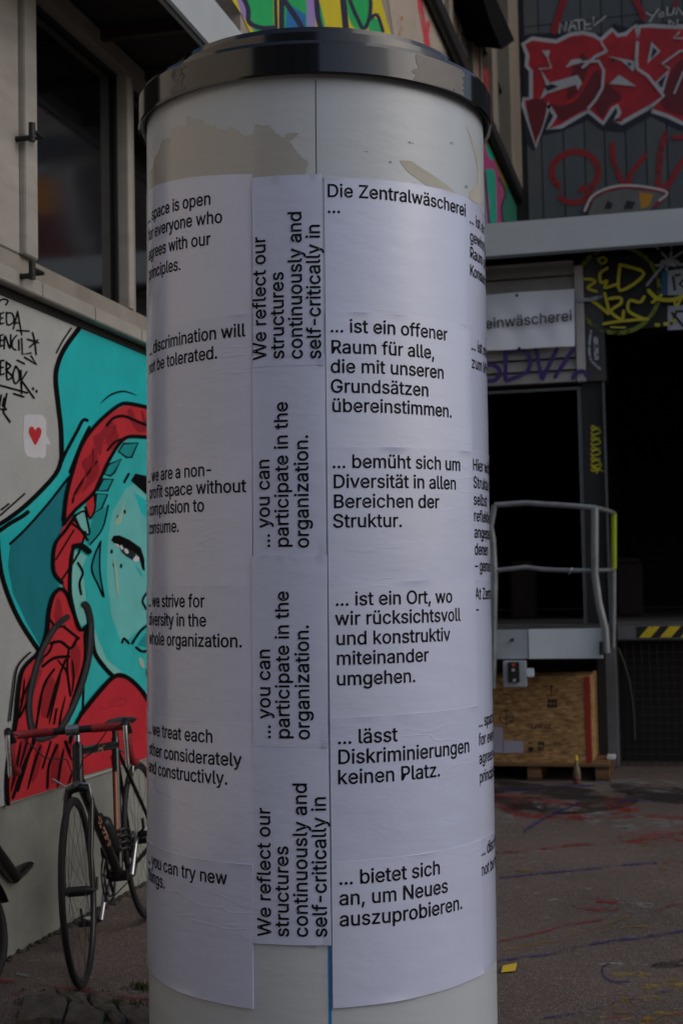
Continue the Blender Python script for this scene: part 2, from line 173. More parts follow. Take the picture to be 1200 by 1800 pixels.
# ------------------------------------------------------------------ lettering: outlines of a plain grotesque, thousandths of an em
GL = {}
for part in ",188|1 27 -128 60 80 149 80 91 -128;-375|1 67 253 308 253 308 179 67 179;.188|1 95 -14 74 -10 57 2 44 20 40 41 44 62 57 80 74 92 95 96 116 92 134 80 146 62 150 41 146 20 134 2 116 -10;0453|1 227 -16 189 -12 155 -1 124 17 87 57 60 110 44 176 39 254 44 332 61 398 88 452 125 492 155 510 189 521 227 525 264 521 298 510 329 492 366 452 393 398 409 332 414 254 409 176 393 110 366 57 329 17 299 -1 264 -12|0 227 59 258 64 284 81 305 108 322 146 331 195 335 254 331 313 321 362 305 401 284 428 258 445 227 450 195 445 169 428 148 401 132 362 122 313 118 254 122 195 132 146 148 108 169 81 195 64;1453|1 67 -9 67 64 400 64 400 -9|1 285 518 285 -9 203 -9 203 439 212 439 78 342 77 431 195 518;2453|1 55 -9 55 51 228 235 275 288 302 330 309 350 311 371 308 394 300 414 287 429 269 441 248 448 224 450 198 448 177 439 160 426 147 409 139 388 135 353 55 353 62 407 78 447 104 480 139 504 180 520 225 525 270 520 310 505 343 481 369 450 385 413 390 373 387 343 379 314 365 285 343 253 274 174 162 57 162 66 398 66 398 -9;3453|1 218 -16 172 -12 129 1 92 23 63 52 43 88 33 141 116 141 123 111 134 93 149 78 169 68 192 61 218 59 247 61 271 69 292 81 307 98 317 119 320 145 317 169 308 192 293 210 271 225 240 235 201 239 148 239 148 302 279 452 279 443 61 443 61 518 381 518 381 457 205 261 202 298 265 297 312 284 350 260 379 227 396 188 402 145 396 100 378 61 350 29 313 4 268 -11;4453|1 31 96 31 161 242 518 326 518 118 163 118 172 422 172 422 96|1 273 -9 273 121 273 146 273 327 352 327 352 -9;5453|1 221 -16 176 -11 136 3 102 25 75 55 58 90 49 139 129 139 136 112 145 94 159 80 177 68 198 61 221 59 248 62 272 72 291 88 306 109 316 134 319 162 315 191 306 217 290 238 270 254 246 264 218 268 194 266 170 260 150 251 131 236 57 245 88 518 375 518 375 443 159 443 144 310 133 310 150 323 175 333 201 340 229 343 265 339 297 329 327 313 352 291 372 265 387 234 397 200 400 163 394 114 377 71 349 35 313 7 270 -10;6453|1 226 -16 179 -10 138 7 103 34 77 70 60 113 54 162 59 201 71 242 94 289 130 345 248 518 338 517 156 252 129 253 159 294 192 315 235 323 281 318 320 303 353 278 378 244 393 204 398 157 392 110 376 68 349 33 315 6 273 -10|0 226 58 252 61 274 70 292 86 306 106 315 130 318 157 315 185 306 209 292 229 274 244 252 253 226 256 201 253 178 244 160 229 146 210 137 186 134 158 137 130 146 106 160 86 179 70 201 61;7453|1 82 -9 314 450 314 443 53 443 53 518 400 518 400 446 170 -9;8453|1 226 -16 176 -11 132 3 95 26 67 57 49 94 43 135 46 168 57 199 73 226 95 248 122 264 144 271 144 261 114 274 85 302 67 339 61 380 67 420 83 455 108 484 142 506 182 520 226 525 271 520 310 506 343 484 369 455 385 420 391 380 385 339 367 303 339 274 309 261 309 271 331 264 357 248 379 226 395 199 406 168 410 135 404 94 386 57 358 26 321 3 276 -11|0 226 58 256 61 281 69 301 81 315 97 324 116 328 139 324 163 315 184 299 201 279 215 254 223 226 226 198 223 173 215 153 201 137 184 128 163 124 139 128 116 136 97 151 81 171 69 196 61|0 226 299 250 301 270 308 287 320 299 335 307 354 310 376 308 397 300 415 288 430 271 441 250 448 226 451 202 448 181 441 165 430 152 415 145 397 142 376 145 354 152 335 165 320 182 308 203 301;9453|1 226 525 273 519 315 502 349 475 376 439 392 395 398 347 394 308 381 266 358 220 323 163 205 -9 114 -8 297 257 323 256 294 214 260 193 218 186 172 191 133 206 100 231 75 265 60 305 54 352 60 399 77 441 103 476 138 502 179 519|0 226 451 201 448 179 438 160 423 146 403 137 379 134 352 137 324 146 300 160 280 179 265 201 256 226 252 252 256 274 265 292 280 306 299 315 323 318 350 315 378 306 403 292 423 274 438 252 448;A480|1 4 -9 195 518 282 518 476 -9 389 -9 279 300 256 369 220 487 257 487 221 368 199 300 91 -9|1 101 133 101 208 379 208 379 133;B456|1 51 -9 51 518 241 518 291 513 333 499 365 476 389 447 403 412 407 374 404 342 395 316 380 295 361 278 324 261 324 270 342 266 368 253 391 234 410 207 423 175 427 136 422 97 408 62 383 32 348 10 303 -4 247 -9|0 134 66 244 66 293 71 324 87 341 109 346 137 343 159 335 179 321 196 301 210 277 219 248 222 134 222|0 134 294 238 294 263 297 284 304 302 316 316 331 324 350 327 372 322 400 306 422 280 437 239 443 134 443;D502|1 134 518 134 -9 51 -9 51 518|1 219 -9 87 -9 87 66 214 66 269 72 313 89 347 116 371 153 385 200 390 255 385 310 371 357 347 393 315 420 273 437 220 443 84 443 84 518 226 518 274 514 318 504 357 486 391 462 419 432 442 395 458 353 467 307 471 255 467 204 458 157 441 115 419 78 390 47 355 23 315 5 269 -6;E419|1 51 -9 51 518 381 518 381 443 134 443 134 295 364 295 364 220 134 220 134 66 384 66 384 -9;F410|1 51 -9 51 518 378 518 378 443 134 443 134 287 355 287 355 212 134 212 134 -9;G520|1 269 -16 224 -12 182 -1 145 17 111 43 84 74 61 112 44 154 35 202 31 254 35 306 44 354 61 397 84 435 111 466 144 491 181 510 221 521 265 525 305 521 343 512 378 497 409 476 435 451 457 421 473 387 486 340 402 340 380 388 350 420 333 431 313 440 265 447 225 441 188 425 157 398 133 360 118 312 112 254 118 196 133 149 158 111 189 84 226 68 269 62 307 66 340 79 368 100 388 128 401 162 407 213 452 197 274 190 274 265 487 265 487 200 480 139 459 86 425 43 381 11 328 -9;H517|1 51 -9 51 518 134 518 134 298 383 298 383 518 466 518 466 -9 383 -9 383 223 134 223 134 -9;J396|1 185 -16 141 -11 102 3 69 26 44 58 29 98 24 145 24 182 107 182 107 146 112 107 128 81 153 65 185 59 217 64 241 81 257 107 263 146 263 518 345 518 345 145 340 98 326 58 300 26 267 3 229 -11;K467|1 51 -9 51 518 134 518 134 334 133 225 134 193 134 -9|1 98 129 95 219 132 267 168 309 205 350 360 518 465 516 235 266 231 267|1 367 -9 176 259 228 324 465 -8;L393|1 51 -9 51 518 134 518 134 66 370 66 370 -9;M628|1 51 -9 51 518 158 518 286 190 296 162 308 125 320 86 334 40 295 40 309 85 321 124 334 161 344 190 470 518 577 518 577 -9 495 -9 495 291 495 327 496 369 497 413 498 466 525 466 506 407 490 360 476 319 464 288 348 -9 280 -9 162 288 151 318 136 358 121 405 99 466 128 466 129 416 130 372 131 329 131 291 131 -9;N523|1 51 -9 51 518 141 518 351 187 371 155 395 111 427 48 397 43 392 108 390 157 390 195 390 518 472 518 472 -9 382 -9 194 285 170 326 140 377 93 459 128 464 131 384 133 328 134 291 134 -9;O533|1 267 -16 223 -12 183 -1 146 17 113 42 85 74 62 111 45 154 35 202 31 254 35 307 45 354 62 397 85 435 113 466 146 491 183 510 223 521 267 525 311 521 351 510 388 491 421 466 449 435 472 397 489 354 499 306 502 254 499 202 489 154 472 111 449 74 421 42 388 17 351 -1 311 -12|0 267 62 308 67 345 84 376 110 400 148 416 196 421 254 416 313 400 361 376 398 345 425 308 441 267 447 226 441 189 425 158 398 133 360 118 312 112 254 118 196 133 148 158 111 189 84 226 67;P445|1 51 -9 51 518 236 518 291 512 337 495 372 469 398 434 413 393 418 348 413 302 398 261 372 226 337 199 291 182 236 177 100 177 100 251 232 251 267 255 293 264 312 279 325 298 333 321 335 348 333 374 325 397 312 416 293 431 266 440 232 443 134 443 134 -9;R449|1 51 -9 51 518 236 518 291 513 337 497 373 471 398 437 413 397 418 352 413 307 398 267 373 234 337 209 291 194 236 189 87 189 87 264 233 264 268 267 294 275 313 288 326 305 333 326 336 352 333 378 326 400 313 418 293 431 267 440 232 443 134 443 134 -9|1 348 -9 215 238 308 238 443 -9;S447|1 224 -18 170 -13 124 1 85 24 56 55 37 93 27 146 112 146 119 113 130 94 148 78 170 67 195 60 224 58 255 61 283 69 305 81 322 97 333 117 336 139 333 158 325 173 311 186 292 196 242 214 181 231 124 252 80 283 59 308 47 338 43 373 49 416 67 453 96 483 134 506 178 520 227 525 276 520 320 506 356 483 385 454 403 418 412 369 331 369 319 407 297 430 265 444 225 449 196 447 171 439 151 428 136 413 127 395 124 376 128 355 138 340 153 327 173 316 215 302 267 288 315 272 364 245 385 226 402 202 414 173 417 138 412 96 394 59 366 27 327 2 280 -13;T449|1 23 443 23 518 426 518 426 443 266 443 266 -9 184 -9 184 443;V480|1 198 -9 3 518 91 518 201 209 224 140 260 22 222 22 258 141 281 209 388 518 476 518 284 -9;W686|1 148 -9 5 518 89 518 172 198 184 147 196 95 208 31 178 31 191 95 203 148 215 198 299 518 387 518 470 198 483 148 495 95 508 31 477 31 490 95 502 147 514 198 596 518 681 518 537 -9 449 -9 359 321 343 390 325 484 360 484 344 393 327 321 237 -9;X474|1 2 -8 223 302 222 219 13 517 109 518 185 406 212 366 231 333 259 283 217 283 244 333 264 366 291 406 369 518 462 517 253 222 253 304 472 -8 377 -9 285 124 261 160 242 191 215 240 260 240 233 192 214 161 189 124 96 -9;Y472|1 194 -9 194 206 1 517 96 518 200 349 230 296 263 221 210 221 243 297 273 349 376 518 471 517 277 206 277 -9;Z438|1 33 -9 33 49 266 390 299 436 344 493 360 446 286 443 223 443 31 443 31 518 406 518 406 459 176 124 141 75 94 15 78 63 152 66 214 66 408 66 408 -9;a389|1 160 -18 124 -14 91 -3 62 15 40 40 26 71 21 108 25 140 35 166 52 186 73 201 123 219 177 229 232 236 261 243 265 247 267 256 267 256 264 276 259 292 249 305 236 314 218 320 196 322 172 320 153 314 124 294 104 263 28 286 50 327 73 353 100 371 130 384 162 391 194 393 241 388 266 380 291 368 313 350 330 324 342 292 346 252 346 -9 268 -9 268 43 277 43 258 18 241 4 219 -7 192 -15|0 171 54 200 58 224 67 242 80 256 98 264 117 267 139 267 175 262 173 233 167 201 162 177 159 137 150 122 143 110 133 103 121 101 105 103 90 109 78 119 68 133 61;b424|1 230 -17 196 -14 168 -4 147 10 131 25 113 50 121 50 121 -9 44 -9 44 518 123 518 123 328 114 328 131 352 146 367 167 381 195 390 229 393 276 387 318 368 352 337 378 296 394 246 399 189 394 131 378 81 353 39 318 8 277 -11|0 220 56 250 60 274 73 293 93 307 120 316 152 319 189 316 226 308 258 294 284 274 304 250 316 220 321 191 317 166 305 147 285 133 260 125 227 122 189 125 151 134 118 148 92 167 72 191 60;c396|1 207 -17 156 -11 112 9 75 40 48 81 31 131 25 187 31 245 48 295 75 336 112 368 156 387 207 394 263 386 310 364 330 347 347 327 361 305 374 271 298 251 283 284 264 303 239 316 207 321 176 316 151 303 131 282 117 255 108 223 105 187 108 153 117 121 131 94 151 73 176 60 207 56 240 60 265 73 284 94 299 128 375 109 362 74 349 51 332 31 311 14 289 0 263 -9;d424|1 195 -17 148 -11 106 8 72 39 46 81 30 131 25 189 30 246 47 296 72 337 107 368 148 387 195 393 230 390 257 381 278 367 294 352 311 328 302 328 302 518 381 518 381 -9 304 -9 304 50 311 50 294 25 278 10 256 -4 229 -14|0 205 56 234 60 258 72 277 92 291 118 300 151 303 189 300 227 291 260 277 285 258 305 234 317 205 321 174 316 150 304 131 284 117 258 108 226 105 189 108 152 117 120 131 93 151 73 175 60;e404|1 212 -17 158 -11 112 9 75 40 48 81 31 130 25 187 31 244 47 294 74 335 110 367 154 387 205 393 237 391 269 383 299 368 326 347 348 320 366 285 377 243 380 194 380 160 66 160 66 230 355 226 302 186 298 236 289 265 276 289 257 306 234 317 205 321 176 317 151 306 132 288 117 266 108 239 105 211 105 178 108 141 119 110 135 86 156 69 182 59 212 55 251 61 266 69 279 79 289 92 301 116 377 97 361 59 342 33 316 12 286 -4 251 -14;f254|1 237 388 237 318 -3 318 -3 388|1 72 -9 72 432 76 464 88 491 107 512 131 527 159 536 187 539 224 536 254 527 234 457 213 463 195 465 174 462 161 454 154 440 151 418 151 -9;g425|1 207 -160 166 -157 131 -148 101 -135 76 -117 57 -96 38 -66 104 -29 128 -60 141 -71 158 -80 179 -86 207 -88 246 -83 277 -68 291 -53 299 -32 302 -5 302 59 311 59 293 35 277 20 256 7 229 -1 195 -4 149 1 108 19 73 47 47 86 31 134 25 191 30 248 47 297 73 338 107 368 149 387 196 393 230 390 257 381 279 367 295 352 312 328 304 328 304 388 381 388 381 -9 376 -56 358 -95 330 -124 294 -144 252 -156|0 205 68 234 72 259 83 278 100 292 125 300 155 303 193 300 229 292 260 278 286 259 305 235 317 205 321 175 317 150 304 131 285 117 259 108 228 105 193 108 157 117 126 131 101 151 83 175 72;h410|1 123 226 123 -9 44 -9 44 518 123 518 123 278 88 278 116 337 147 369 184 388 227 393 266 389 300 377 328 355 349 325 362 287 366 241 366 -9 287 -9 287 235 282 272 266 298 242 314 210 320 186 317 165 309 148 296 134 278 126 255;i167|1 84 434 64 437 47 448 36 464 32 483 36 502 47 519 64 529 84 533 103 529 120 519 132 502 136 483 132 464 120 448 103 437|1 44 -9 44 388 123 388 123 -9;j167|1 44 388 123 388 123 -30 120 -64 110 -94 93 -119 69 -137 39 -148 4 -152 -19 -152 -19 -78 1 -78 21 -74 33 -66 41 -51 44 -28|1 83 434 64 437 47 448 36 464 32 483 36 502 47 519 64 529 83 533 103 529 120 519 131 502 135 483 131 464 120 448 103 437;k381|1 44 -9 44 518 123 518 123 -9|1 103 120 101 221 117 221 281 388 377 386 188 190 181 190|1 290 -9 136 186 192 242 388 -8;l189|1 139 -11 98 -5 67 14 49 44 44 84 44 518 123 518 123 99 124 78 128 68 134 63 147 61 159 62 177 65 191 -4 163 -10;m610|1 44 -9 44 388 121 388 121 286 95 286 110 327 125 352 145 371 168 384 193 392 219 395 260 388 294 367 317 336 333 286 299 286 314 325 330 349 352 369 377 383 406 392 437 395 470 391 501 380 528 360 549 333 562 298 566 255 566 -9 487 -9 487 253 481 285 466 306 445 317 418 321 397 319 379 312 364 301 353 286 347 268 344 247 344 -9 265 -9 265 259 260 285 247 304 226 317 199 321 180 319 162 312 146 301 134 285 126 264 123 237 123 -9;n410|1 123 226 123 -9 44 -9 44 388 121 388 121 278 88 278 116 337 147 369 184 388 227 393 266 389 299 377 327 355 349 325 362 287 366 241 366 -9 287 -9 287 235 282 272 266 298 242 314 210 320 186 317 165 309 148 296 134 278 126 255;o415|1 207 -17 156 -11 112 9 75 40 48 81 31 131 25 187 31 245 48 295 75 336 112 368 156 387 207 394 259 387 303 368 340 336 367 295 384 245 390 187 384 131 367 81 340 40 303 9 259 -11|0 207 56 239 60 265 73 284 94 299 121 307 153 310 187 307 223 299 255 284 282 265 303 239 316 207 321 176 316 151 303 131 282 117 255 108 223 105 187 108 153 117 121 131 94 151 73 176 60;p424|1 44 -152 44 388 121 388 121 328 114 328 130 352 146 367 167 381 195 390 229 393 276 387 318 368 352 337 378 296 394 246 399 189 394 131 378 81 353 39 318 8 277 -11 230 -17 196 -14 169 -4 147 10 131 25 114 50 123 50 123 -152|0 220 56 250 60 274 73 293 93 307 120 316 152 319 189 316 226 308 258 294 284 274 304 250 316 220 321 191 317 166 305 147 285 133 260 125 227 122 189 125 151 134 118 148 92 167 72 191 60;q424|1 381 -152 302 -152 302 50 311 50 294 25 278 10 256 -4 229 -14 195 -17 148 -11 106 8 72 39 46 81 30 131 25 189 30 246 47 296 72 337 107 368 148 387 195 393 230 390 257 381 278 367 294 352 311 328 304 328 304 388 381 388|0 205 56 234 60 258 72 277 92 291 118 300 151 303 189 300 227 291 260 277 285 258 305 234 317 205 321 174 316 150 304 131 284 117 258 108 226 105 189 108 152 117 120 131 93 151 73 175 60;r259|1 44 -9 44 388 121 388 121 330 110 330 123 353 147 375 178 389 213 394 230 393 252 392 252 312 229 315 207 317 184 314 163 307 146 295 134 279 126 260 123 236 123 -9;s365|1 182 -17 143 -14 109 -5 79 10 55 32 37 60 24 101 99 117 113 84 129 68 152 58 181 54 214 58 239 70 254 85 259 103 256 117 248 129 233 139 210 146 147 161 100 178 66 202 45 234 38 274 43 307 58 337 81 361 111 379 147 390 187 393 225 390 257 381 284 365 306 345 322 320 336 283 263 267 251 293 237 309 217 320 187 323 159 320 136 309 122 295 118 277 121 262 130 250 147 240 174 232 232 218 279 202 313 178 333 146 340 107 335 72 320 42 295 17 263 -2 225 -13;t227|1 213 388 213 318 -3 318 -3 388|1 56 480 135 480 135 98 137 79 143 68 153 61 171 59 184 60 209 64 224 -5 193 -12 168 -13 122 -6 86 14 69 36 59 62 56 92;u410|1 182 -14 144 -10 110 3 82 24 61 55 48 93 44 139 44 388 123 388 123 145 128 108 144 81 168 65 200 59 224 62 245 70 262 83 275 101 284 124 287 153 287 388 366 388 366 -9 289 -9 289 101 321 101 293 41 262 9 225 -8;v389|1 156 -9 4 388 91 388 174 158 196 89 217 12 172 12 194 89 215 158 299 388 385 388 233 -9;w567|1 131 -9 10 388 94 388 142 216 163 139 186 32 154 32 177 137 198 216 245 388 323 388 370 216 390 138 413 32 380 32 404 137 425 216 473 388 557 388 436 -9 362 -9 310 169 296 223 282 278 265 347 302 347 285 278 271 222 257 169 205 -9;y389|1 36 -145 55 -75 72 -78 102 -80 113 -76 124 -68 133 -54 142 -32 153 -1 4 388 91 388 174 158 195 89 217 12 172 12 194 89 215 158 299 388 385 388 212 -62 199 -90 183 -113 165 -131 143 -144 119 -152 92 -154 63 -152;z380|1 33 -9 33 49 232 314 39 314 39 388 342 388 342 328 143 65 348 65 348 -9;ä389|1 160 -18 124 -14 91 -3 62 15 40 40 26 71 21 108 25 140 35 166 52 186 73 201 123 219 177 229 232 236 261 243 265 247 267 256 267 256 264 276 259 292 249 305 236 314 218 320 196 322 172 320 153 314 124 294 104 263 28 286 50 327 73 353 100 371 130 384 162 391 194 393 241 388 266 380 291 368 313 350 330 324 342 292 346 252 346 -9 268 -9 268 43 277 43 258 18 241 4 219 -7 192 -15|1 117 434 98 437 82 448 71 464 68 483 71 502 82 518 98 529 117 533 136 529 152 518 163 502 167 483 163 464 152 448 136 437|0 171 54 200 58 224 67 242 80 256 98 264 117 267 139 267 175 262 173 233 167 201 162 177 159 137 150 122 143 110 133 103 121 101 105 103 90 109 78 119 68 133 61|1 261 434 242 437 226 448 215 464 211 483 215 502 226 518 242 529 261 533 280 529 296 518 307 502 311 483 307 464 296 448 280 437;ü410|1 182 -14 144 -10 110 3 82 24 61 55 48 93 44 139 44 388 123 388 123 145 128 108 144 81 168 65 200 59 224 62 245 70 262 83 275 101 284 124 287 153 287 388 366 388 366 -9 289 -9 289 101 321 101 293 41 262 9 225 -8|1 133 434 114 437 98 448 87 464 83 483 87 502 98 518 114 529 133 533 152 529 168 518 179 502 183 483 179 464 168 448 152 437|1 277 434 258 437 242 448 231 464 227 483 231 502 242 518 258 529 277 533 296 529 312 518 323 502 326 483 323 464 312 448 296 437;–350|1 359 253 359 179 -9 179 -9 253; 188".split(';'):
    ch = part[0]; q = part[1:].split('|'); GL[ch] = (int(q[0])/1000, [[int(v) for v in c.split()] for c in q[1:]])
TRI = {}
def glyph(ch):
    if ch in TRI: return TRI[ch]
    adv, cs = GL.get(ch, GL['-']); outs = []; holes = []
    for c in cs:
        pts = [Vector((c[i]/1000, c[i+1]/1000, 0)) for i in range(1, len(c)-1, 2)]
        (outs if c[0] else holes).append(pts)
    res = []
    def inside(p, poly):
        k = False
        for i in range(len(poly)):
            a, b = poly[i-1], poly[i]
            if (a.y > p.y) != (b.y > p.y) and p.x < (b.x-a.x)*(p.y-a.y)/(b.y-a.y)+a.x: k = not k
        return k
    for o in outs:
        L = [o]+[h for h in holes if inside(h[0], o)]
        tri = tessellate_polygon(L); flat = [p for l in L for p in l]; res.append((flat, tri))
    TRI[ch] = (adv, res); return TRI[ch]
def text_width(s, track=0.): return sum(GL[c][0]+track if c in GL else .28 for c in s)
def text_mb(mb, s, fn, mi=0, track=0., flip=False):
    """lay string s; fn(u, v) maps em coordinates to space"""
    x = 0; k = 0
    for ch in s:
        if ch == ' ': x += GL[' '][0] if ' ' in GL else .28; continue
        adv, res = glyph(ch)
        for flat, tri in res:
            V = [fn(x+p.x, p.y, (k % 3)*.00012) for p in flat]; k += 1
            mb.mesh(V, [tuple(t) if flip else tuple(t)[::-1] for t in tri], mi)
        x += adv+track
    return x
# ================================================================== SETTING
WX, FY = -2.63, 11.4                       # long wall plane x, loading front plane y
# ---- ground
def ground_mat():
    m = bpy.data.materials.new('asphalt'); m.use_nodes = True; n = m.node_tree.nodes; l = m.node_tree.links; b = n['Principled BSDF']
    tc = n.new('ShaderNodeTexCoord')
    def noise(sc, d=6, r=.6):
        t = n.new('ShaderNodeTexNoise'); t.inputs['Scale'].default_value = sc; t.inputs['Detail'].default_value = d; t.inputs['Roughness'].default_value = r
        l.new(tc.outputs['Object'], t.inputs['Vector']); return t
    def mix(f, a, c):
        x = n.new('ShaderNodeMix'); x.data_type = 'RGBA'; l.new(f, x.inputs[0])
        for i, v in ((6, a), (7, c)):
            if isinstance(v, tuple): x.inputs[i].default_value = v
            else: l.new(v, x.inputs[i])
        return x.outputs[2]
    def rng(o, a, c, lo=0, hi=1):
        x = n.new('ShaderNodeMapRange'); x.inputs[1].default_value = a; x.inputs[2].default_value = c; x.inputs[3].default_value = lo; x.inputs[4].default_value = hi
        l.new(o, x.inputs[0]); return x.outputs[0]
    big = noise(.9, 5); fine = noise(160, 3); mid = noise(14, 6, .7)
    c = mix(rng(big.outputs[0], .35, .65), C(76, 66, 62), C(98, 86, 80))
    c = mix(rng(mid.outputs[0], .3, .75, 0, .6), c, C(70, 62, 60))
    c = mix(rng(fine.outputs[0], .54, .72, 0, .8), c, C(160, 150, 140))
    c = mix(rng(fine.outputs[0], .45, .3, 0, .6), c, C(45, 40, 40))
    for sc, col, th in ((7., C(150, 150, 150), .635), (5.3, C(120, 40, 38), .645), (6.1, C(45, 52, 92), .65), (8.3, C(140, 116, 40), .65)):
        t = noise(sc, 9, .72); t.inputs['Lacunarity'].default_value = 2.1
        mp = n.new('ShaderNodeMapping'); mp.inputs['Location'].default_value = (sc*3.1, sc, 0); mp.inputs['Scale'].default_value = (1, 1.8, 1)
        l.new(tc.outputs['Object'], mp.inputs[0]); l.new(mp.outputs[0], t.inputs['Vector'])
        c = mix(rng(t.outputs[0], th-.02, th+.025, 0, .6), c, col)
    l.new(c, b.inputs['Base Color']); b.inputs['Roughness'].default_value = .85; b.inputs['Specular IOR Level'].default_value = .3
    bp = n.new('ShaderNodeBump'); bp.inputs['Strength'].default_value = .6; bp.inputs['Distance'].default_value = .004
    l.new(fine.outputs[0], bp.inputs['Height']); l.new(bp.outputs[0], b.inputs['Normal'])
    return m
GM = ground_mat()
g = MB(); N = 60
xs = [-400, -100, -30]+[-8+.25*i for i in range(72)]+[30, 100, 400]
ys = [-400, -100, -20]+[.5+.25*i for i in range(50)]+[30, 100, 400]
def gz(x, y): return .002*math.sin(x*1.7+y*.6)*math.sin(y*1.3-x*.4) if (-3 < x < 6 and 1 < y < 11) else 0
V = [(x, y, gz(x, y)-.003) for y in ys for x in xs]; nx = len(xs)
g.mesh(V, [(j*nx+i, j*nx+i+1, (j+1)*nx+i+1, (j+1)*nx+i) for j in range(len(ys)-1) for i in range(nx-1)], 0, True)
ground = g.build('ground', GM, kind='structure')
# paint lines spilled on the asphalt, thin sheets laid on the ground
def ground_lines(name, col, lines, wear=.47, z=.0005):
    m = mat('ground_'+name, tuple(v*.55 for v in C(*col)[:3])+(1,), .7, .5, 12, wear=wear+.05, wscale=7, wmax=.5)
    P = Paint(2, 0, 1, base=z, step=.0001)
    for pts, wd in lines: 
        pp = [Vector(p) for p in pts]
        P.stroke(pts, wd, m, smooth=True)
    o = P.mb.build(name, P.mats, ground); return o
ZS = 3.158
def GQ(x, y): return (820+x/ZS, 1340+y/ZS)
def G(L): return [GQ(*p) for p in L]
ground_lines('red_paint_line', (190, 44, 40), [(G([(140, 180), (300, 195), (480, 220), (620, 240), (800, 235), (900, 270)]), 7), (G([(140, 215), (250, 275), (350, 295), (560, 310), (780, 305), (1000, 300), (1230, 310)]), 7),
    (G([(170, 500), (360, 490), (600, 460), (900, 440), (1200, 400)]), 5), (G([(160, 1000), (400, 950), (560, 905), (750, 875)]), 4), (G([(1050, 830), (1120, 800), (1230, 780)]), 5), (G([(1100, 560), (1230, 545)]), 5),
    (G([(980, 1440), (1090, 1415), (1220, 1390)]), 6), (G([(580, 800), (700, 775), (830, 780)]), 3)], .44)
ground_lines('blue_paint_line', (40, 48, 150), [(G([(150, 160), (330, 150), (520, 135), (700, 130)]), 5), (G([(320, 385), (400, 330), (520, 270), (620, 230)]), 5),
    (G([(160, 1110), (300, 1085), (450, 1070), (600, 1030), (800, 995), (950, 975), (1100, 955), (1230, 930)]), 5), (G([(190, 640), (500, 610), (850, 575), (1050, 560)]), 4),
    (G([(800, 1110), (755, 1140), (760, 1185), (820, 1220), (900, 1215)]), 4), (G([(430, 1420), (650, 1385), (900, 1320), (1220, 1250)]), 4), (G([(850, 215), (1050, 215)]), 4)], .43)
ground_lines('yellow_paint_line', (190, 150, 50), [(G([(160, 1062), (330, 1020), (500, 990), (600, 960), (700, 925), (900, 855)]), 4.5), (G([(740, 945), (850, 920), (1000, 912)]), 3),
    (G([(280, 598), (360, 605)]), 5), (G([(980, 462), (1110, 470)]), 4), (G([(820, 1390), (900, 1390)]), 4), (G([(870, 1310), (920, 1330)]), 6), (G([(1120, 1215), (1180, 1210)]), 6), (G([(1040, 1440), (1130, 1432)]), 8), (G([(1080, 590), (1115, 592)]), 6)], .42)
ground_lines('white_paint_splash', (190, 190, 195), [(G([(420, 235), (470, 245), (560, 250)]), 5), (G([(830, 760), (900, 780), (1010, 800)]), 5), (G([(610, 690), (670, 697)]), 5), (G([(640, 295), (760, 310), (900, 290), (1010, 320)]), 5),
    (G([(870, 370), (950, 378)]), 8), (G([(700, 125), (850, 105), (1000, 155), (1150, 165)]), 5), (G([(1060, 330), (1200, 350)]), 6), (G([(160, 300), (240, 320)]), 5), (G([(280, 685), (340, 690)]), 4)], .46)
ground_lines('red_paint_line', (200, 44, 44), [([(-5, 1723), (30, 1727), (60, 1730), (110, 1738), (150, 1740), (200, 1752), (262, 1756)], 6), ([(150, 1745), (200, 1756), (230, 1760)], 3)], .42)
ground_lines('yellow_paint_line', (190, 160, 50), [([(140, 1648), (165, 1638), (185, 1632)], 4)], .45)
ground_lines('white_paint_splash', (190, 190, 190), [([(30, 1712), (50, 1716)], 5), ([(58, 1720), (70, 1724)], 4), ([(245, 1747), (262, 1740)], 6)], .42)
def ground_stain(name, col, areas, wear=.5, wmax=.4, sc=4.):
    m = mat('stain_'+name, C(*col), .85, .5, 8, wear=wear, wscale=sc, wmax=wmax); P = Paint(2, 0, 1, base=.0001, step=.00004)
    for L in areas: P.poly(G(L), m, smooth=True)
    P.mb.build(name, P.mats, ground, kind='stuff')
ground_stain('dark_stain', (26, 22, 22), [[(130, 110), (400, 120), (700, 150), (900, 160), (940, 230), (700, 280), (350, 290), (120, 260)], [(800, 120), (1250, 150), (1250, 230), (950, 200)], [(1040, 1120), (1250, 1090), (1250, 1125), (1060, 1145)]], .47, .75, 3)
ground_stain('pale_stain', (150, 150, 150), [[(600, 95), (900, 90), (1250, 120), (1250, 190), (900, 165), (620, 150)], [(640, 285), (820, 270), (1040, 290), (1250, 330), (1250, 380), (950, 400), (700, 350)], [(380, 215), (600, 225), (620, 270), (420, 265)], [(820, 750), (900, 755), (1040, 790), (1000, 815), (860, 790)], [(140, 270), (260, 290), (240, 340), (150, 330)]], .53, .65, 7)
ground_stain('red_stain', (150, 34, 30), [[(120, 150), (400, 180), (620, 230), (640, 330), (350, 320), (130, 260)], [(760, 190), (920, 220), (960, 300), (820, 300)], [(860, 380), (1250, 360), (1250, 440), (900, 450)], [(560, 760), (840, 770), (820, 830), (600, 810)]], .54, .6, 6)
ground_stain('yellow_stain', (165, 140, 40), [[(780, 1180), (1000, 1160), (1220, 1200), (1200, 1260), (960, 1350), (820, 1270)], [(760, 1330), (960, 1330), (940, 1420), (740, 1430)], [(1000, 1400), (1250, 1380), (1250, 1500), (980, 1500)]], .57, .7, 9)
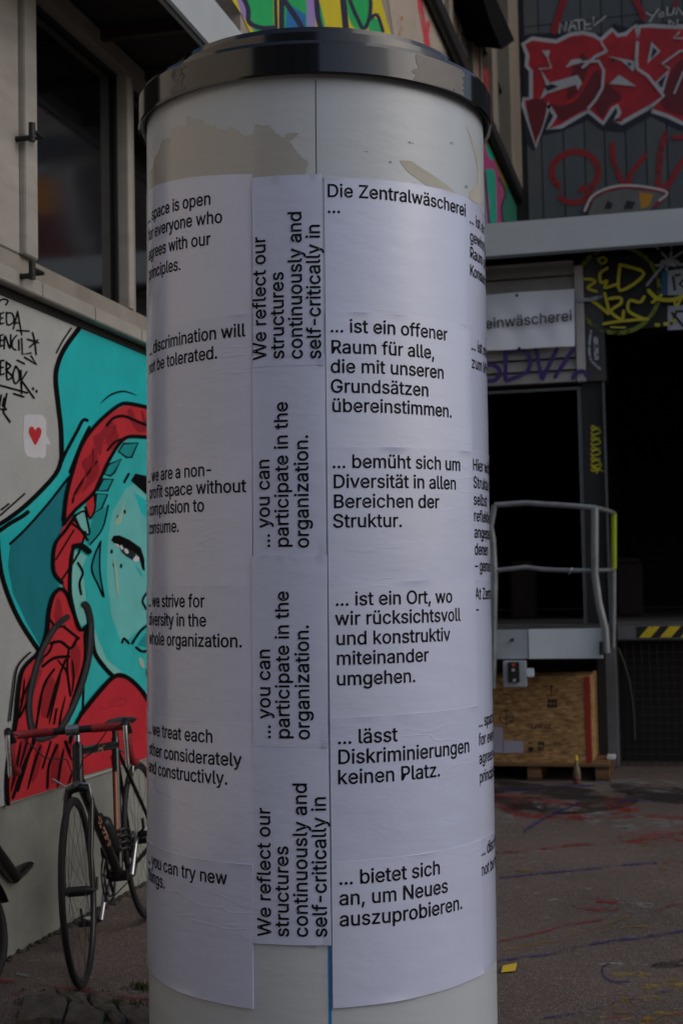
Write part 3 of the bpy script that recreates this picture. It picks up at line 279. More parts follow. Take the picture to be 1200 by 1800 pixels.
# cracked, mossy concrete edge in the near left corner
rb = random.Random(3); WX_ = -2.63
edge = thing('broken_kerb', 'cracked mossy concrete kerb edge crumbling at the foot of the poster column', 'kerb', hit(200, 1775, 2, 0))
cm = mat('old_concrete', C(92, 86, 78), .9, .55, 26, .9, 70); mm = mat('moss', C(58, 64, 28), .95, .5, 30, .8, 90)
cells = [[(40, 1752), (95, 1745), (120, 1765), (110, 1800), (30, 1800)], [(97, 1744), (150, 1752), (160, 1772), (124, 1766)], [(112, 1802), (122, 1768), (160, 1776), (186, 1790), (180, 1815)],
         [(153, 1752), (200, 1760), (205, 1778), (164, 1773)], [(188, 1789), (164, 1776), (206, 1781), (222, 1797), (205, 1812)], [(204, 1761), (245, 1768), (262, 1776), (226, 1795), (209, 1779)], [(228, 1797), (266, 1778), (300, 1800), (250, 1830)]]
def jag2(q, amp, k):
    o = []
    for i in range(len(q)):
        a, c = Vector(q[i]), Vector(q[(i+1) % len(q)])
        for t in range(k): p = a.lerp(c, t/k); o.append((p.x+(rb.uniform(-amp, amp) if t else 0), p.y+(rb.uniform(-amp, amp)*.5 if t else 0)))
    return o
for q in cells:
    q = jag2(q, 2.2, 4); P3 = [hit(x, y, 2, 0) for x, y in q]; c = sum(P3, Vector())/len(P3); h = rb.uniform(.008, .022); tilt = Vector((rb.uniform(-.05, .05), rb.uniform(-.05, .05), 0)); n_ = len(q)
    rings = []
    for f, dz in ((1.0, -.02), (.97, h*.55), (.9, h*.95), (.6, h+.003), (.3, h+.002)):
        rings.append([c+(p-c)*f+Vector((0, 0, dz+(p-c).dot(tilt)+rb.uniform(-.0025, .0025))) for p in P3])
    V = [p for r in rings for p in r]+[c+Vector((0, 0, h))]; k_ = len(rings)
    b = MB(); b.mesh(V, [(r*n_+i, r*n_+(i+1) % n_, (r+1)*n_+(i+1) % n_, (r+1)*n_+i) for r in range(k_-1) for i in range(n_)]+[((k_-1)*n_+i, (k_-1)*n_+(i+1) % n_, k_*n_) for i in range(n_)], 0)
    keep(b.build('concrete_chunk', cm), edge)
b = MB()
def lump(b, P0, s_, hh):
    b.mesh([P0+Vector((s_*math.cos(a_+rb.random()*.5), s_*math.sin(a_), 0)) for a_ in (0, 1.3, 2.5, 3.8, 5)]+[P0+Vector((rb.uniform(-.3, .3)*s_, 0, hh))], [(i_, (i_+1) % 5, 5) for i_ in range(5)], 0, False)
for cx_, cy_, n_, sp in ((250, 1737, 60, 7), (206, 1766, 40, 7), (186, 1787, 50, 7), (163, 1788, 40, 6), (92, 1796, 30, 5), (122, 1767, 22, 4), (240, 1770, 25, 6)):
    for k in range(n_): lump(b, hit(cx_+rb.gauss(0, sp), cy_+rb.gauss(0, sp*.35), 2, .002), rb.uniform(.002, .006), rb.uniform(.012, .026))
mo = b.build('moss', mm, kind='stuff'); keep(mo, edge)
b = MB()
for k in range(300):
    y_ = 4.75+rb.random()**1.3*6; lump(b, Vector((WX_+.01+abs(rb.gauss(0, .02)), y_, 0)), rb.uniform(.008, .022), rb.uniform(.003, .011))
for k in range(220): lump(b, hit(rb.uniform(20, 262), rb.uniform(1735, 1800), 2, 0), rb.uniform(.002, .007), rb.uniform(.003, .008))
b.build('rubble', mat('dirt_rubble', C(62, 54, 46), .95, .5, 20), ground, kind='stuff')
tag = MB(); q = [hit(x, y, 2, .012) for x, y in ((884, 1698), (908, 1693), (905, 1704), (881, 1707))]
q2 = [p-Vector((0, 0, .006)) for p in q]; tag.mesh(q+q2, [(0, 1, 2, 3), (0, 4, 5, 1), (1, 5, 6, 2), (2, 6, 7, 3), (3, 7, 4, 0)])
tg = tag.build('paper_scrap', paint('scrap', 210, 180, 50)); tg['label'] = 'small yellow paper scrap lying on the asphalt right of the poster column'; tg['category'] = 'litter'

# ================================================================== LEFT BUILDING
beige = mat('beige_metal', C(168, 163, 156), .45, .25, 3, .1, 30, spec=.5, stretch=(1, 1, 4))
beige_d = mat('beige_metal_dark', C(150, 144, 134), .5, .3, 3)
wallp = mat('grey_wall_paint', C(168, 172, 171), .75, .2, 2.0, .6, 50)
wallb = mat('grey_wall_base', C(142, 145, 138), .8, .4, 1.8, .5, 50)
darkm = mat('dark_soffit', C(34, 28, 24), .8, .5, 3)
glass = mat('dark_window_glass', C(8, 9, 10), .04, .1, 2, spec=1.0); glass.node_tree.nodes['Principled BSDF'].inputs['IOR'].default_value = 2.0
rubber = mat('black_gasket', C(20, 20, 20), .6)
YE = 4.72                                  # near end of this building
B = thing('window_building', 'long grey building with beige framed windows and a painted cowgirl mural', 'building', (WX, 8, 0))
def zz(px, py): return hit(px, py, 0, WX).z
def yy(px, py=700): return hit(px, py, 0, WX).y
Z0 = zz(100, 547); print('sill bottom z', Z0, [round(zz(a, c), 2) for a, c in ((0, 504), (259, 610), (49, 500), (259, 589), (209, 541), (34, 1655), (193, 1571), (0, 1417), (260, 1333), (95, 0), (262, 145))])
b = MB(); b.box((WX-.25, YE, -.1), (WX, FY+.2, Z0+.02)); keep(b.build('wall', wallb), B)
# painted board zone of the wall (mural ground)
zm = (zz(0, 1417)+zz(260, 1333))/2; print('mural bottom', zm)
b = MB(); b.box((WX-.01, YE+.02, zm), (WX+.012, FY-.02, Z0-.03)); keep(b.build('mural_board', wallp), B)
# sill profiles
zA, zB, zC = Z0, (zz(49, 500)+zz(259, 589))/2, (zz(209, 541)+zz(49, 465))/2
print('sill', zA, zB, zC)
segs = [YE, yy(49), yy(142, 530), yy(225, 560), FY-1.6, FY-.02]
for i in range(5):
    b = MB(); b.box((WX-.1, segs[i]+.003, zA), (WX+.07, segs[i+1]-.003, zB-.004), bev=.004); keep(b.build('window_sill', beige), B)
b = MB(); b.box((WX-.12, YE, zA-.035), (WX+.02, FY-.02, zA-.001)); keep(b.build('sill_shadow', rubber), B)  # black strip stands in for the shadow under the sill
b = MB(); b.box((WX-.1, YE+.01, zB), (WX+.045, FY-.02, zC), bev=.004); keep(b.build('frame_rail', beige_d), B)
HZ = 3.93
# wide post at the left, mullions
def mull(p0, p1, dx, m=beige, name='mullion', parent=B):
    y0, y1 = p0, p1
    b = MB(); b.box((WX-.08, y0, zC), (WX+dx, y1, HZ), bev=.004); return keep(b.build(name, m), parent)
yp = yy(37, 300)
for a, c, d in ((YE, yy(14, 300), .05), (yy(14, 300)+.004, yp, .075)): mull(a, c, d, name='window_post')
mull(yp+.003, yp+.028, .055, beige_d, 'casing')
m1, m2 = yy(208, 340), yy(227, 340)
mull(m1, (m1+m2)/2-.002, .05); mull((m1+m2)/2+.002, m2, .03, beige_d)
yn = m2
for k in range(3):
    ya = m2+1.35*(k+1)
    if ya < FY-.3: mull(ya, ya+.06, .05)
pw = [(yp+.03, m1)]+[(m2+1.35*k+(.06 if k else 0), min(m2+1.35*(k+1), FY-.05)) for k in range(4)]
for a, c in pw:
    b = MB(); b.box((WX-.03, a, zC+.001), (WX-.02, c, HZ)); gl = keep(b.build('window_pane', glass), B)
    b = MB()
    for (u0, u1, v0, v1) in ((a, a+.018, zC, HZ), (c-.018, c, zC, HZ), (a+.018, c-.018, zC, zC+.018), (a+.018, c-.018, HZ-.018, HZ)): b.box((WX-.018, u0, v0), (WX-.002, u1, v1))
    keep(b.build('gasket', rubber), gl)
b = MB(); b.box((WX-.1, YE, HZ), (WX+.06, FY-.02, HZ+.09), bev=.004); keep(b.build('head_rail', beige_d), B)
# bracket handles on the post
for py in (205, 455):
    p = hit(8, py, 0, WX+.09); z = p.z; y0 = yy(8, py); y1 = yy(33, py); b = MB()
    b.tube([(WX+.05, y0, z-.03), (WX+.13, y0, z-.03)], .012); b.tube([(WX+.12, y0, z-.045), (WX+.12, y0, z+.03)], .014); b.tube([(WX+.12, y0, z), (WX+.12, y1-.03, z)], .009); b.tube([(WX+.12, y1-.03, z), (WX+.06, y1-.03, z)], .009)
    keep(b.build('bracket', rubber), B)
# interior
b = MB(); b.box((WX-3, YE, 0), (WX-2.9, FY, HZ+.3)); b.box((WX-3, YE, HZ+.1), (WX-.1, FY, HZ+.25)); b.box((WX-2.9, YE, 0), (WX-.25, YE+.1, HZ+.1)); keep(b.build('inner_wall', darkm), B)

# canopy, one L shaped thing
CZ0, CZ1, CX, CY = 3.95, 4.22, -2.11, 10.88
pc = hit(719, 459, 0, CX); print('canopy corner', pc)
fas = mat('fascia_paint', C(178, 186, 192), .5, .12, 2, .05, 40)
K = thing('canopy', 'pale grey flat canopy running round the corner above the windows and loading doors', 'canopy', (CX, CY, CZ0))
b = MB(); b.box((CX-.03, YE-.3, CZ0), (CX, CY, CZ1)); keep(b.build('fascia', fas), K)
b = MB(); b.box((CX-.03, CY+.001, CZ0), (7, CY+.03, CZ1)); keep(b.build('fascia', fas), K)
b = MB(); b.box((CX, YE-.3, CZ0-.012), (CX+.012, CY-.013, CZ0+.012)); b.box((CX, CY-.012, CZ0-.012), (7, CY, CZ0+.012)); keep(b.build('drip_strip', mat('fascia_edge', C(70, 74, 76), .5)), K)
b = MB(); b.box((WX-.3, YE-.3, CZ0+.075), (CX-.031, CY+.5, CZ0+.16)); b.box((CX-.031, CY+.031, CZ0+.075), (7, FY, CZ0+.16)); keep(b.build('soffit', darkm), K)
b = MB(); b.box((WX-3.2, YE-.3, CZ1-.06), (CX-.031, 19.7, CZ1-.02)); b.box((CX-.031, CY+.031, CZ1-.06), (7, 19.7, CZ1-.02)); keep(b.build('roof_sheet', mat('roof_felt', C(80, 80, 80), .9)), K)
for k in range(12):
    y = YE+.2+k*.55; b = MB(); b.box((WX+.02, y, CZ0+.02), (CX-.032, y+.04, CZ0+.074)); keep(b.build('soffit_batten', mat('batten_brown', C(60, 44, 34), .8)), K)

# ------------------------------------------------------------------ mural
A_ = lambda x, y: (x/3.915, 500+y/3.915)
B_ = lambda x, y: (x/3.463, 900+y/3.463)
blk = paint('black', 9, 9, 11, .6, var=.3)
teal = paint('teal', 20, 186, 190); teald = paint('teal_dark', 6, 122, 132); tealf = paint('teal_face', 44, 184, 184); teall = paint('teal_light', 120, 194, 188); tealm = paint('teal_mid', 14, 146, 150)
red = paint('red', 190, 40, 50); redd = paint('red_dark', 150, 22, 34); redj = paint('red_jacket', 186, 36, 50); white = paint('white', 205, 205, 210)
cream = paint('cream', 160, 188, 172); hoopm = paint('hoop', 34, 36, 40); hooph = paint('hoop_light', 62, 66, 72)
MW = WX+.012
def AB(L, f): return [f(*p) for p in L]
# hat
P = Paint(0, MW, 1, step=.00006)
P.poly(AB([(540, 300), (1060, 510), (1060, 900), (860, 830), (740, 900), (640, 1000), (560, 1120), (505, 1290), (470, 1450), (460, 1620), (440, 1700), (400, 1800)], A_)+AB([(330, 330), (380, 470), (300, 620), (285, 740), (235, 850)], B_)+AB([(140, 700), (60, 530), (12, 360), (-30, 130)], B_)+AB([(-20, 1680), (200, 1510), (390, 1300), (430, 1190), (400, 800), (383, 650), (410, 520)], A_), teal)
P.poly(AB([(1060, 520), (600, 330), (500, 500), (440, 640), (460, 820)], A_)+AB([(500, 800), (700, 640), (1060, 600)], A_), paint('teal_crown', 22, 184, 188), smooth=True)
P.poly(AB([(480, 1330), (300, 1560), (70, 1780)], A_)+AB([(60, 210), (48, 330), (80, 500), (160, 670), (245, 820), (285, 740), (300, 620), (375, 480), (325, 380), (330, 240), (390, 90)], B_)+AB([(440, 1690), (455, 1450)], A_), teald)
P.poly(AB([(590, 960), (540, 1060), (440, 1260), (300, 1430), (120, 1600), (-20, 1690), (-20, 1760), (70, 1700), (300, 1500), (450, 1300), (560, 1120), (615, 1000)], A_), paint('teal_brim', 36, 188, 188))
for L, wd in (([(545, 300), (450, 430), (400, 540), (383, 650), (400, 820), (420, 1000), (425, 1200)], 34), ([(490, 300), (430, 390), (388, 470)], 12),
              ([(425, 1190), (380, 1310), (200, 1500), (60, 1610), (-20, 1660)], 32), ([(170, 1440), (80, 1520), (0, 1590)], 13), ([(60, 1510), (10, 1550)], 14),
              ([(600, 935), (570, 935), (530, 1010), (450, 1160), (425, 1220)], 24), ([(470, 1330), (330, 1510), (180, 1680), (70, 1785)], 18), ([(615, 980), (560, 1090), (480, 1290)], 20)):
    P.stroke(AB(L, A_), wd/3.915, blk)
P.stroke(AB([(690, 820), (760, 760), (850, 735), (940, 762)], A_), 14/3.915, blk, taper=True)
P.stroke(AB([(-20, 110), (5, 350), (55, 520), (130, 680), (235, 840)], B_), 28/3.463, blk)
P.stroke(AB([(-10, 120), (60, 70), (130, 30), (170, 0)], B_), 26/3.463, blk)
P.build('painted_hat', B)
# face
P = Paint(0, MW, 1, base=.0025, step=.00006)
P.poly(AB([(1060, 1040), (900, 1050), (830, 1100), (740, 1240), (690, 1360), (640, 1460), (500, 1560), (520, 1640), (600, 1790)], A_)+AB([(530, 140), (440, 200), (425, 320), (430, 500), (480, 710), (540, 690), (545, 850), (500, 1060), (420, 1290), (400, 1400), (470, 1430), (560, 1300), (640, 1200), (930, 1200), (930, -60)], B_), tealf)
P.poly(AB([(870, 1400), (1060, 1290)], A_)+AB([(930, 100), (930, 640), (800, 760), (740, 800), (680, 640), (650, 400), (655, 200), (680, 0)], B_), paint('teal_cheek', 104, 190, 188))
P.poly(AB([(920, 1430), (1060, 1520), (1060, 1600), (980, 1590)], A_), teal)
P.poly(AB([(450, 230), (530, 270), (500, 340), (520, 500), (530, 680), (485, 695), (440, 500), (438, 320)], B_), teall)
P.poly(AB([(600, 780), (570, 700), (575, 900), (700, 1000), (760, 990), (650, 900)], B_), teall)
for q in ([(950, 1090), (905, 1190), (870, 1190), (815, 1150), (850, 1095)], [(835, 1200), (790, 1290), (760, 1318), (715, 1305), (745, 1240)], [(780, 1340), (740, 1420), (670, 1420), (710, 1340)], [(740, 1445), (700, 1540), (645, 1580), (665, 1440)]):
    P.poly(AB(q, A_), tealm); P.stroke(AB(q, A_), 14/3.915, blk, smooth=False, closed=True)
P.poly(AB([(745, 1520), (700, 1680), (620, 1790), (600, 1790), (640, 1590)], A_), tealm); P.stroke(AB([(745, 1520), (705, 1680), (620, 1790)], A_), 12/3.915, blk)
P.poly(AB([(610, 190), (570, 280), (560, 360), (640, 520), (605, 350)], B_), tealm); P.stroke(AB([(612, 180), (570, 280), (560, 360), (600, 450), (632, 520), (612, 400), (606, 300), (612, 180)], B_), 12/3.463, blk)
P.poly(AB([(900, 1350), (930, 1300), (1060, 1330), (1060, 1460), (1000, 1440)], A_), blk); P.stroke(AB([(885, 1305), (855, 1360)], A_), 18/3.915, blk)
for x, y in ((812, 1600), (858, 1563)): P.stroke(AB([(x, y-6), (x, y+8)], A_), 15/3.915, blk)
P.poly(AB([(855, 1480), (830, 1560), (790, 1650), (830, 1640), (850, 1560)], A_), cream, smooth=True)
E_ = lambda x, y: (x/4.444, 700+y/4.444)
P.poly(AB([(925, 1138), (985, 1158), (1050, 1200), (1064, 1232), (1034, 1264), (985, 1234), (950, 1202)], E_), paint('iris', 22, 30, 42))
P.poly(AB([(1035, 1262), (1062, 1228), (1092, 1245), (1084, 1272), (1060, 1278)], E_), white); P.poly(AB([(888, 1128), (925, 1140), (936, 1172), (915, 1160)], E_), white)
P.poly(AB([(868, 1108), (888, 1074), (930, 1070), (1010, 1105), (1100, 1168), (1126, 1250), (1132, 1348), (1114, 1342), (1086, 1244), (1050, 1202), (980, 1164), (920, 1142), (890, 1132)], E_), blk)
for x, y, s_ in ((950, 1166, 20), (987, 1194, 26)): P.stroke(AB([(x-5, y-8), (x+5, y+8)], E_), s_/4.444, white)
P.poly(AB([(1060, 1300), (1100, 1350), (1120, 1400), (1090, 1370)], E_), teal)
for x, y in ((680, 240), (694, 322), (738, 328)): P.stroke(AB([(x, y-6), (x, y+6)], B_), 14/3.463, blk)
P.poly(AB([(690, 290), (700, 380), (712, 500), (722, 480), (715, 380), (700, 300)], B_), cream, smooth=True)
P.poly(AB([(845, 890), (855, 940), (880, 950), (870, 900)], B_), cream, smooth=True)
for L, wd in (([(895, 490), (868, 540), (890, 590)], 14), ([(930, 670), (860, 720), (805, 800)], 16), ([(830, 825), (870, 850), (930, 835)], 16), ([(745, 795), (755, 770), (785, 800)], 14), ([(900, 960), (900, 990)], 20)): P.stroke(AB(L, B_), wd/3.463, blk)
P.poly(AB([(930, 690), (870, 760), (840, 810), (930, 830)], B_), tealm)
for L, wd in (([(545, 240), (500, 205), (450, 205), (430, 300), (425, 500), (480, 710), (540, 690)], 30), ([(475, 310), (505, 370), (485, 430), (495, 500)], 14), ([(560, 700), (575, 850), (640, 950), (700, 1010)], 26), ([(525, 700), (515, 900), (505, 1200)], 14)): P.stroke(AB(L, B_), wd/3.463, blk)
P.build('painted_face', B)
# red braid
P = Paint(0, MW, 1, base=.0056, step=.00006)
P.poly(AB([(1060, 870), (900, 835), (850, 835), (760, 880), (650, 985), (570, 1110), (505, 1290), (465, 1450), (455, 1640), (520, 1560), (640, 1450), (700, 1350), (750, 1220), (840, 1090), (900, 1050), (1060, 1060)], A_), red)
P.poly(AB([(600, 1480), (650, 1430), (655, 1520), (625, 1610), (590, 1540)], A_), red); P.poly(AB([(520, 1590), (570, 1530), (610, 1610), (610, 1720), (560, 1680)], A_), teall)
P.poly(AB([(450, 60), (490, 100), (530, 160), (440, 210), (425, 330), (430, 540), (380, 430), (330, 370), (330, 200), (400, 60), (430, 20)], B_), red)
P.poly(AB([(375, 475), (420, 540), (480, 700), (510, 740), (515, 900), (470, 1080), (430, 1180), (400, 1300), (440, 1480), (480, 1640), (40, 1775), (45, 1640), (90, 1320), (110, 1080), (150, 960), (245, 860), (290, 740), (300, 590), (340, 490)], B_), red)
for q, f in (([(700, 1010), (760, 930), (820, 1060), (760, 1140), (720, 1060), (690, 1180), (640, 1060)], A_), ([(900, 850), (960, 950), (1060, 880), (1060, 960), (960, 1020), (880, 900)], A_), ([(610, 1180), (660, 1130), (680, 1300), (600, 1400), (560, 1430), (600, 1330), (560, 1230)], A_),
             ([(350, 520), (380, 600), (360, 690), (330, 640)], B_), ([(180, 1000), (260, 960), (200, 1100), (130, 1250), (150, 1100)], B_), ([(300, 1000), (340, 1080), (280, 1250), (250, 1200)], B_), ([(440, 800), (490, 850), (470, 1000), (430, 980)], B_), ([(120, 1400), (180, 1420), (140, 1600), (90, 1680)], B_), ([(220, 1420), (260, 1440), (230, 1600), (190, 1640)], B_), ([(330, 1420), (360, 1450), (350, 1620), (310, 1640)], B_)):
    P.poly(AB(q, f), redd, smooth=True)
for L, wd in (([(1060, 855), (900, 820), (830, 825), (740, 890), (640, 990), (560, 1110), (500, 1290), (460, 1450), (440, 1620)], 26), ([(1060, 1055), (900, 1045), (830, 1085), (750, 1210), (690, 1340), (640, 1440), (520, 1550), (440, 1650)], 24),
              ([(735, 970), (780, 920), (850, 905), (940, 940), (1060, 990)], 20), ([(740, 1140), (790, 1085), (850, 1060)], 16), ([(665, 1220), (590, 1320), (520, 1430), (500, 1500)], 14), ([(520, 1590), (580, 1560), (600, 1620), (615, 1720), (560, 1690), (510, 1600)], 14), ([(650, 1440), (655, 1540), (620, 1610), (590, 1530)], 14)): P.stroke(AB(L, A_), wd/3.915, blk)
for L, wd in (([(460, 20), (400, 110), (340, 190), (325, 300), (335, 375), (380, 430)], 20), ([(450, 110), (340, 290)], 10), ([(520, 120), (480, 250), (375, 415)], 12), ([(440, 70), (490, 110), (535, 170)], 14), ([(430, 540), (380, 470), (330, 500), (300, 600), (285, 740), (240, 850), (145, 950), (115, 1080), (95, 1300), (60, 1480), (45, 1640), (50, 1780)], 24),
              ([(415, 520), (450, 620), (490, 720)], 22), ([(390, 700), (440, 740), (480, 770)], 16), ([(310, 800), (370, 790), (430, 830), (470, 770)], 18), ([(260, 940), (330, 890), (420, 880)], 18), ([(420, 830), (410, 960), (430, 1120)], 14), ([(330, 960), (270, 1050), (240, 1200), (200, 1400), (110, 1700)], 14), ([(400, 900), (340, 1060), (290, 1250)], 14),
              ([(260, 900), (200, 1000), (130, 1150)], 14), ([(180, 1130), (120, 1250)], 12), ([(210, 1400), (140, 1560), (80, 1740)], 18), ([(310, 1400), (260, 1560)], 12), ([(350, 1420), (300, 1540), (290, 1680)], 16), ([(345, 1200), (330, 1290)], 12), ([(515, 740), (515, 900), (470, 1060), (430, 1180)], 14), ([(400, 1400), (430, 1480), (470, 1540)], 20)): P.stroke(AB(L, B_), wd/3.463, blk)
for L, wd in (([(300, 640), (340, 700), (400, 690)], 14), ([(330, 780), (300, 850), (250, 900)], 14), ([(350, 900), (400, 960), (415, 1010)], 12), ([(300, 1000), (250, 1120), (225, 1300)], 13), ([(370, 1000), (330, 1150), (300, 1290)], 13), ([(150, 1010), (140, 1130), (105, 1290)], 12), ([(440, 900), (450, 1000), (440, 1100)], 12), ([(130, 1400), (100, 1560), (70, 1700)], 16), ([(250, 1420), (215, 1520), (170, 1690)], 16), ([(390, 1440), (370, 1540), (350, 1680)], 16), ([(180, 1300), (160, 1420), (120, 1560)], 13), ([(455, 1560), (430, 1620), (420, 1670)], 12), ([(240, 960), (180, 1080), (160, 1220)], 16), ([(400, 1120), (370, 1250), (360, 1330)], 12)): P.stroke(AB(L, B_), wd/3.463, blk, taper=True)
for L, wd in (([(800, 960), (780, 1040), (720, 1090)], 12), ([(980, 870), (1000, 950)], 12), ([(640, 1120), (650, 1220), (620, 1300)], 12), ([(600, 1280), (560, 1400), (500, 1470)], 12)): P.stroke(AB(L, A_), wd/3.915, redd, taper=True)
P.stroke(AB([(185, 855), (110, 940), (85, 1080), (62, 1270)], B_), 11/3.463, blk)
P.build('painted_braid', B)
# jacket
P = Paint(0, MW, 1, base=.0103, step=.00006)
P.poly(AB([(440, 1340), (500, 1230), (600, 1100), (700, 1005), (780, 1020), (870, 1110), (930, 1220), (930, 1488), (480, 1612), (430, 1480)], B_), redj)
P.stroke(AB([(500, 1225), (600, 1100), (700, 1000), (780, 1012), (870, 1100), (930, 1210)], B_), 28/3.463, blk); P.stroke(AB([(500, 1225), (450, 1320), (430, 1400)], B_), 20/3.463, blk)
P.stroke(AB([(660, 1165), (720, 1130), (770, 1150), (740, 1180), (670, 1180)], B_), 5/3.463, redd); P.stroke(AB([(600, 1185), (640, 1200), (700, 1160), (760, 1130)], B_), 4/3.463, redd)
P.build('painted_jacket', B)
# hoop earring
P = Paint(0, MW, 1, base=.0107, step=.00006)
for L in ([(410, 640), (340, 700), (265, 830), (215, 980), (182, 1150), (190, 1290), (230, 1375), (300, 1370), (370, 1320), (440, 1200), (510, 1020), (548, 850), (556, 680), (535, 580), (515, 560)],):
    P.stroke(AB(L, B_), 36/3.463, hoopm); P.stroke(AB([(x-3, y) for x, y in L[1:-2]], B_), 8/3.463, hooph)
P.stroke(AB([(545, 242), (500, 207), (452, 207)], B_), 30/3.463, blk); P.stroke(AB([(452, 207), (432, 300), (426, 500), (450, 600), (484, 712), (535, 690)], B_), 16/3.463, blk)
P.build('painted_earring', B)
# speech bubble with heart
P = Paint(0, MW, 1, step=.00006)
P.poly(AB([(165, 905), (200, 893), (290, 897), (318, 930), (318, 1030), (350, 1100), (318, 1100), (315, 1180), (295, 1197), (265, 1188), (250, 1195), (190, 1185), (168, 1150), (160, 1050)], A_), white)
P.poly(AB([(242, 1105), (215, 1060), (197, 1020), (203, 985), (225, 978), (243, 1000), (258, 982), (280, 992), (285, 1020), (268, 1065)], A_), red, smooth=True)
P.build('painted_heart_bubble', B)
# tag writing
P = Paint(0, MW, 1, step=.00006)
T = [[(-10, 120), (20, 100), (55, 110), (40, 140)], [(24, 193), (2, 200)], [(2, 198), (0, 272)], [(0, 272), (26, 264)], [(0, 233), (20, 229)], [(45, 190), (50, 275), (95, 255), (85, 200), (45, 195)], [(92, 305), (122, 185)], [(122, 185), (150, 345)], [(100, 265), (135, 262)], [(115, 315), (200, 320)], [(22, 345), (2, 350)], [(2, 348), (0, 425)], [(0, 425), (24, 418)], [(0, 385), (18, 382)], [(30, 440), (35, 350), (70, 440), (75, 345)], [(115, 350), (90, 380), (85, 430), (110, 450)], [(130, 380), (132, 450)], [(150, 370), (155, 480), (215, 470)],
     [(225, 330), (240, 390), (250, 480)], [(190, 375), (265, 400)], [(260, 380), (205, 430)], [(120, 520), (170, 545)], [(215, 490), (255, 550), (170, 500)], [(28, 520), (4, 525)], [(4, 522), (2, 622)], [(2, 622), (28, 614)], [(2, 572), (22, 568)], [(45, 530), (50, 650), (85, 630), (50, 590), (75, 560), (45, 535)], [(110, 560), (90, 620), (105, 680), (135, 650), (130, 590), (108, 560)], [(145, 590), (150, 750)], [(185, 600), (150, 660), (235, 780)], [(-10, 690), (120, 725), (190, 745)], [(95, 750), (165, 772)], [(10, 760), (-5, 850), (20, 860)], [(30, 780), (20, 830), (45, 860)], [(48, 750), (25, 880), (70, 945)]]
for L in T: P.stroke(AB(L, A_), 12/3.915, blk, smooth=len(L) > 3)
for x, y in ((228, 712), (252, 730)): P.stroke(AB([(x, y), (x+2, y+8)], A_), 14/3.915, blk)
P.build('painted_tag', B)
# ================================================================== UPPER BUILDING (set back above the canopy)
UX, UY = -2.2, 19.7
conc = mat('grimy_concrete', C(128, 120, 108), .8, .35, 1.6, .3, 30, stretch=(1, 1, .4)); concd = mat('dark_frame', C(70, 66, 60), .7, .35, 2)
U = thing('upper_storey', 'upper storey side wall with grimy window posts above the canopy, left of the red lettering', 'building', (UX, 15, 4.2))
zg = lambda px, py: hit(px, py, 0, UX).z
yg = lambda px, py=200: hit(px, py, 0, UX).y
zc = (zg(770, 40)+zg(855, 240)+zg(915, 370))/3; print('cable z', zc, zg(770, 40), zg(855, 240), zg(915, 370), 'ys', yg(420, 20), yg(922))
b = MB(); b.box((UX-.3, 7, 4.2), (UX, UY, zc)); keep(b.build('wall', mat('pale_render', C(150, 140, 130), .85, .25, 1.3, .3, 40)), U)
b = MB(); b.box((UX-.02, 7, zc), (UX+.1, UY-.01, zc+.13)); b.tube([(UX+.06, 7, zc-.02), (UX+.06, UY-.01, zc-.02)], .05); keep(b.build('gutter', mat('black_metal', C(14, 14, 16), .5)), U)
b = MB(); b.box((UX-.3, 7, zc+.13), (UX-.28, UY, 12)); keep(b.build('window_pane', glass), U)
y0 = 8.0
def post(pa, pb, py, out=.06, m=conc, nm='window_post'):
    ya, yb = yg(pa, py), yg(pb, py); b = MB(); b.box((UX-.27, ya, zc+.131), (UX+out, yb, 12)); keep(b.build(nm, m), U)
for pa, pb, py in ((757, 763, 20), (781, 788, 40), (803, 806, 60), (824, 833, 120), (843, 846, 150), (860, 866, 200), (871, 874, 220)): post(pa, pb, py, .05 if pb-pa > 5 else .02)
post(884, 903, 200, .1); post(906, 922.5, 200, .02, mat('corner_concrete', C(112, 106, 98), .8, .3, 1.5, .3, 30))
for z in (zc+1.1, zc+2.6, zc+4.2):
    b = MB(); b.box((UX-.26, 8, z), (UX+.0, yg(884), z+.09)); keep(b.build('window_rail', concd), U)
for q, c in (([(790, 25), (803, 30), (803, 62), (792, 60)], (150, 40, 48)), ([(808, 20), (822, 28), (824, 62), (808, 50)], (140, 44, 50)), ([(836, 88), (842, 90), (850, 160), (838, 140)], (160, 40, 48)), ([(790, 66), (815, 62), (822, 100), (800, 92)], (120, 124, 130)), ([(849, 120), (858, 125), (860, 160), (850, 150)], (150, 40, 50))):
    P = Paint(0, UX-.02, 1, base=.02); P.poly(q, paint('faded%d' % c[0]+str(c[1]), *c, wear=.42), smooth=True)
    b2 = P.build('painted_patch', U)
# tilted open sash
ax = UX+.35
q = [hit(x, y, 0, ax) for x, y in ((846, -12), (868, -12), (904, 70), (882, 86), (862, 40))]; q2 = [p+Vector((-.5, 0, .12)) for p in q]
b = MB(); b.mesh(q+q2, [(0, 1, 2, 3, 4), (9, 8, 7, 6, 5)]+[(i, (i+1) % 5, 5+(i+1) % 5, 5+i) for i in range(5)]); keep(b.build('open_sash', mat('sash_black', C(6, 6, 7), .9, spec=.1)), U)
